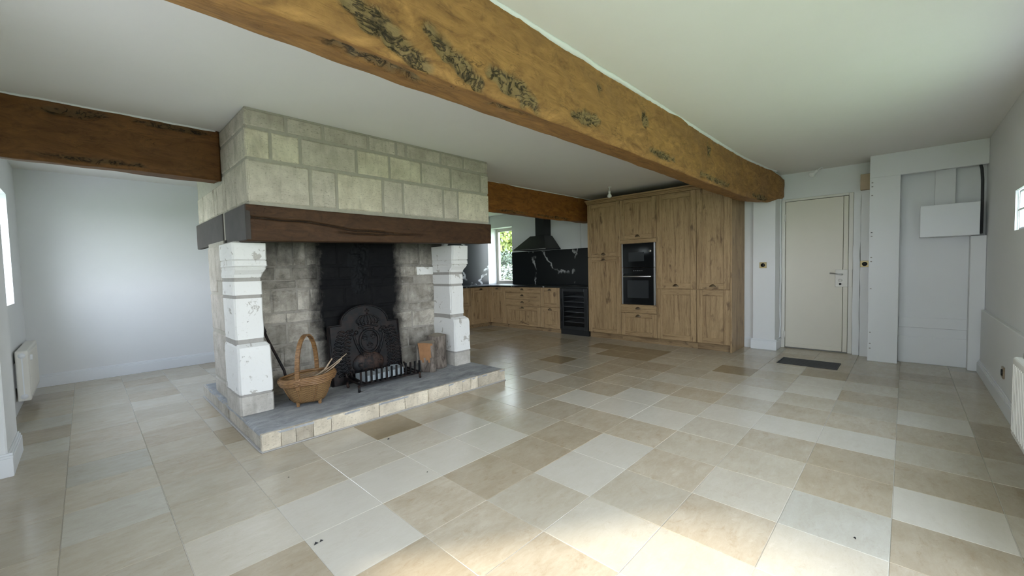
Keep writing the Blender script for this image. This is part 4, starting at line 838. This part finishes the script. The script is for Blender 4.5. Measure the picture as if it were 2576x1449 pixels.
carcass(t, 'X', 2.22, 2.825, ZB, ZT, .60); plinth(t, 'X', 2.22, 2.825); front(t, 'X', 2.22, 2.825, .893, ZT, .93, rail=.085); front(t, 'X', 2.22, 2.825, ZB, .886, rail=.085)
t = thing('tall_cupboard', 'narrow tall oak end cupboard nearest the cream door', 'cupboard', (6.55, 1.98, 0), 'tall oak cupboards')
carcass(t, 'X', 1.762, 2.219, ZB, ZT, .60); plinth(t, 'X', 1.762, 2.219); front(t, 'X', 1.762, 2.219, .893, ZT, .93, rail=.085); front(t, 'X', 1.762, 2.219, ZB, .886, rail=.085); link('end_panel', fb_(B(), 'X', 1.740, 1.761, 0, ZT, -.60, .022, .002), 'oak', t)
cn = B(); fb_(cn, 'X', 1.735, 4.10, 2.353, 2.372, -.60, .03, .003); fb_(cn, 'X', 1.725, 4.11, 2.372, 2.40, -.60, .045, .006); fb_(cn, 'X', 1.715, 4.12, 2.40, 2.425, -.60, .062, .004)
tag(link('cornice', cn, 'oak_h'), 'oak cornice running along the top of the tall cupboards', 'cornice')
t = thing('microwave', 'black built-in microwave above the oven', 'microwave', (6.3, 3.14, 1.228))
link('body', fb_(B(), 'X', 2.85, 3.43, 1.232, 1.622, -.40, 0, .002), 'black', t); link('front', fb_(B(), 'X', 2.875, 3.405, 1.232, 1.622, 0, .024, .003), 'black_glass', t); link('window', fb_(B(), 'X', 3.03, 3.30, 1.33, 1.48, .024, .0255, 0), 'glass_grey', t)
for a in (2.85, 3.405): link('steel_trim', fb_(B(), 'X', a, a+.025, 1.232, 1.622, 0, .02, .002), 'steel', t)
bm = B(); tube(bm, [(XF-.022, 2.925, 1.49), (XF-.042, 2.925, 1.49)], .020, 18); link('knob', bm, 'steel', t, True)
t = thing('oven', 'black built-in oven with a long steel handle', 'oven', (6.3, 3.14, .625))
link('body', fb_(B(), 'X', 2.85, 3.43, .626, 1.226, -.55, 0, .002), 'black', t); link('control_panel', fb_(B(), 'X', 2.875, 3.405, 1.128, 1.226, 0, .024, .003), 'black_glass', t); dr = link('door', fb_(B(), 'X', 2.875, 3.405, .626, 1.122, 0, .026, .003), 'black_glass', t); link('window', fb_(B(), 'X', 2.955, 3.325, .735, 1.02, .026, .0275, 0), 'glass_grey', dr)
for a in (2.85, 3.405): link('steel_trim', fb_(B(), 'X', a, a+.025, .626, 1.226, 0, .02, .002), 'steel', t)
bm = B(); tube(bm, [(XF-.06, 2.90, 1.085), (XF-.06, 3.38, 1.085)], .011, 10)
for a in (2.93, 3.35): tube(bm, [(XF-.02, a, 1.085), (XF-.06, a, 1.085)], .008, 8)
link('handle', bm, 'steel', dr, True)
for k in range(5): link('control_mark', fb_(B(), 'X', 3.06+k*.035, 3.075+k*.035, 1.172, 1.182, .024, .0246, 0), 'steel', t)
# base units
ZC = .875
t = thing('base_cabinet', 'oak base cabinet with one door in the kitchen corner under the window', 'cabinet', (6.5, 6.44, 0), 'oak base cabinets')
carcass(t, 'X', 6.19, 6.688, .08, ZC, .60); plinth(t, 'X', 6.19, 6.72, .08); front(t, 'X', 6.19, 6.688, .08, ZC, .815, rail=.11)
t = thing('drawer_cabinet', 'wide oak drawer cabinet with three slim drawers below the hood', 'cabinet', (6.5, 5.7, 0), 'oak base cabinets')
carcass(t, 'X', 5.215, 6.189, .08, ZC, .60); plinth(t, 'X', 5.215, 6.189, .08)
for z0, z1 in ((.765, ZC), (.625, .762), (.485, .622)): front(t, 'X', 5.215, 6.189, z0, z1, (z0+z1)/2-.005, 'drawer', slim=True)
front(t, 'X', 5.215, 6.189, .08, .482, .435, 'drawer', .09)
t = thing('drawer_cabinet', 'narrow oak cabinet with two deep drawers beside the wine cooler', 'cabinet', (6.5, 4.97, 0), 'oak base cabinets')
carcass(t, 'X', 4.735, 5.214, .08, ZC, .60); plinth(t, 'X', 4.735, 5.214, .08); front(t, 'X', 4.735, 5.214, .495, ZC, .815, 'drawer', .08); front(t, 'X', 4.735, 5.214, .08, .492, .435, 'drawer', .08)
t = thing('base_cabinet', 'oak base cabinet with one door on the wall side of the corner', 'cabinet', (5.98, 7.0, 0), 'oak base cabinets')
carcass(t, 'Y', 5.67, 6.252, .08, ZC, .60); plinth(t, 'Y', 5.67, 6.285, .08); front(t, 'Y', 5.67, 6.252, .08, ZC, .815, rail=.10, mid=True)
t = thing('base_cabinet', 'oak base cabinet of two stacked fronts beside the stone jamb', 'cabinet', (5.4, 7.0, 0), 'oak base cabinets')
carcass(t, 'Y', 5.07, 5.669, .08, ZC, .60); plinth(t, 'Y', 5.07, 5.669, .08); front(t, 'Y', 5.07, 5.669, .495, ZC, .815, 'drawer'); front(t, 'Y', 5.07, 5.669, .08, .492, .435, 'drawer')
t = thing('base_cabinet', 'oak base cabinet at the far end of the worktop', 'cabinet', (4.8, 7.0, 0), 'oak base cabinets'); carcass(t, 'Y', 4.47, 5.069, .08, ZC, .60); plinth(t, 'Y', 4.47, 5.069, .08); front(t, 'Y', 4.47, 5.069, .08, ZC, .815, rail=.10)
wt = B(); box(wt, 6.225, 6.868, 4.10, 7.298, .876, .905, .003); box(wt, 4.45, 6.225, 6.66, 7.298, .876, .905, .003); box(wt, 6.868, 7.07, 6.562, 7.298, .9005, .905, 0)
tag(link('worktop', wt, 'marble'), 'black marble worktop turning the kitchen corner', 'worktop')
tag(link('splashback', box(B(), 6.850, 6.868, 4.10, 6.555, .906, 1.635, .002), 'marble'), 'black marble splashback with white veins behind the hood', 'splashback')
tag(link('splashback', box(B(), 4.45, 6.78, 7.282, 7.298, .906, 2.05, .002), 'marble'), 'black marble wall panel with a white vein beside the window', 'splashback')
t = thing('wine_cooler', 'black under-counter wine cooler with a glass door', 'wine cooler', (6.5, 4.41, 0))
bm = B(); fb_(bm, 'X', 4.105, 4.13, .0, ZC, -.58, 0, 0); fb_(bm, 'X', 4.705, 4.73, 0, ZC, -.58, 0, 0); fb_(bm, 'X', 4.13, 4.705, 0, .10, -.58, 0, 0); fb_(bm, 'X', 4.13, 4.705, .845, ZC, -.58, 0, 0); fb_(bm, 'X', 4.13, 4.705, .10, .845, -.58, -.55, 0); link('body', bm, 'black', t)
bm = B(); fb_(bm, 'X', 4.108, 4.185, .10, .87, 0, .03, .002); fb_(bm, 'X', 4.65, 4.727, .10, .87, 0, .03, .002); fb_(bm, 'X', 4.185, 4.65, .10, .165, 0, .03, .002); fb_(bm, 'X', 4.185, 4.65, .81, .87, 0, .03, .002); dr = link('door', bm, 'black', t)
bm = B(); bm.faces.new([bm.verts.new((XF-.015, a, z)) for a, z in ((4.185, .165), (4.65, .165), (4.65, .81), (4.185, .81))]); link('pane', bm, 'dark_glass', dr); bm = B(); tube(bm, [(XF-.05, 4.69, .25), (XF-.05, 4.69, .68)], .008, 8); link('handle', bm, 'black', dr, True)
for k in range(6): link('shelf', fb_(B(), 'X', 4.14, 4.70, .23+k*.095, .242+k*.095, -.50, -.02, .002), 'steel', t)
# hood
t = thing('range_hood', 'black pyramid range hood on the kitchen wall', 'hood', (6.6, 5.63, 1.63)); rings = []; bm = B()
for (z, x0, y0, y1) in ((1.640, 6.37, 5.17, 6.05), (1.665, 6.37, 5.17, 6.05), (1.668, 6.378, 5.18, 6.04), (1.935, 6.60, 5.385, 5.77)): rings.append([bm.verts.new(p) for p in ((x0, y0, z), (6.848 if z < 1.63 else 6.868, y0, z), (6.868, y1, z), (x0, y1, z))])
ring_faces(bm, rings); link('canopy', bm, 'black', t); link('duct', box(B(), 6.64, 6.868, 5.42, 5.655, 1.935, CEIL-.001, .002), 'black', t); link('rim', box(B(), 6.362, 6.372, 5.165, 6.055, 1.642, 1.650, .001), 'steel', t)
tag(link('wall_boxing', box(B(), 6.855, 6.869, 4.66, 4.74, 1.64, CEIL), 'wall'), 'slim boxed-in pipe on the kitchen wall above the splashback', 'wall', kind='structure')
# ------------------------------------------------------------------ outside: lawn, shrubs, added slab and sun-blocking wall
gr = B(); 
for q in ((-40, -.95, -40, 40), (-.95, 7.45, -40, -.96), (-.95, 7.45, 7.6, 40), (7.45, 50, -40, 40)): box(gr, q[0], q[1], q[2], q[3], -.3, -.12)
tag(link('terrace', box(B(), -4.5, -.96, -2.5, 8, -.12, -.06), 'stucco'), 'pale paved terrace outside the left windows', 'terrace', kind='structure')  # added unseen slab, greys the light bounced in through the left windows
tag(link('ground', gr, 'lawn'), 'green lawn around the house', 'lawn', kind='structure')
tag(link('wall_garden', box(B(), -6.3, -6.0, 7.9, 11.2, -.12, 6.5), 'stucco'), 'pale garden building wall beyond the alcove window', 'wall', kind='structure')  # added out of view to block direct sun from the alcove window
def shrub(label, loc, rx, ry, rz, mat, n, leaf, seed, zc=None, trunk=True):
    t = thing('shrub', label, 'shrub', loc, 'garden shrubs'); r = random.Random(seed); me = bpy.data.meshes.new('foliage'); V, F = [], []
    zc = zc if zc is not None else rz
    for k in range(n):
        d = Vector((r.gauss(0, 1), r.gauss(0, 1), r.gauss(0, 1))).normalized(); q = r.uniform(.72, 1.05)*(1+.22*nz(d*2.2, 1, seed)); c = Vector((d.x*rx*q, d.y*ry*q, zc+d.z*rz*q))
        a = Vector((r.uniform(-1, 1), r.uniform(-1, 1), r.uniform(-1, 1))).normalized(); b = a.cross(d+Vector((.01, .02, .03))).normalized(); s = leaf*r.uniform(.6, 1.3); i = len(V)
        V += [tuple(c-a*s), tuple(c+b*s*.5), tuple(c+a*s), tuple(c-b*s*.5)]; F.append((i, i+1, i+2, i+3))
    me.from_pydata(V, [], F); me.materials.append(MAT[mat]); o = bpy.data.objects.new('foliage', me); COL.objects.link(o); o.parent = t
    if trunk: bm = B(); tube(bm, [(0, 0, -.02), (.03, 0, zc*.5), (0, .03, zc)], .05, 7); link('trunk', bm, 'bark', t, True, True)
shrub('tall yellow-green tree beyond the kitchen window', (18.5, 18.4, -.12), 3.4, 4.4, 3.1, 'leaf_y', 14000, .16, 1, 3.6); shrub('dark green bush under the yellow-green tree', (13.4, 13.4, -.12), 1.3, 1.5, 1.0, 'leaf_d', 5000, .09, 2, 1.25); shrub('mid green round bush near the window edge', (11.3, 11.9, -.12), .6, .6, .7, 'leaf_y', 3000, .06, 5, .95)
shrub('grey-green feathery shrub outside the kitchen window', (10.2, 10.0, -.12), .75, .9, .72, 'leaf_g', 6000, .05, 3, .75); shrub('small clipped ball bush below the kitchen window', (8.9, 8.55, -.12), .36, .36, .36, 'leaf_g', 2500, .03, 4, .68)
print('visible tiles', ntile)
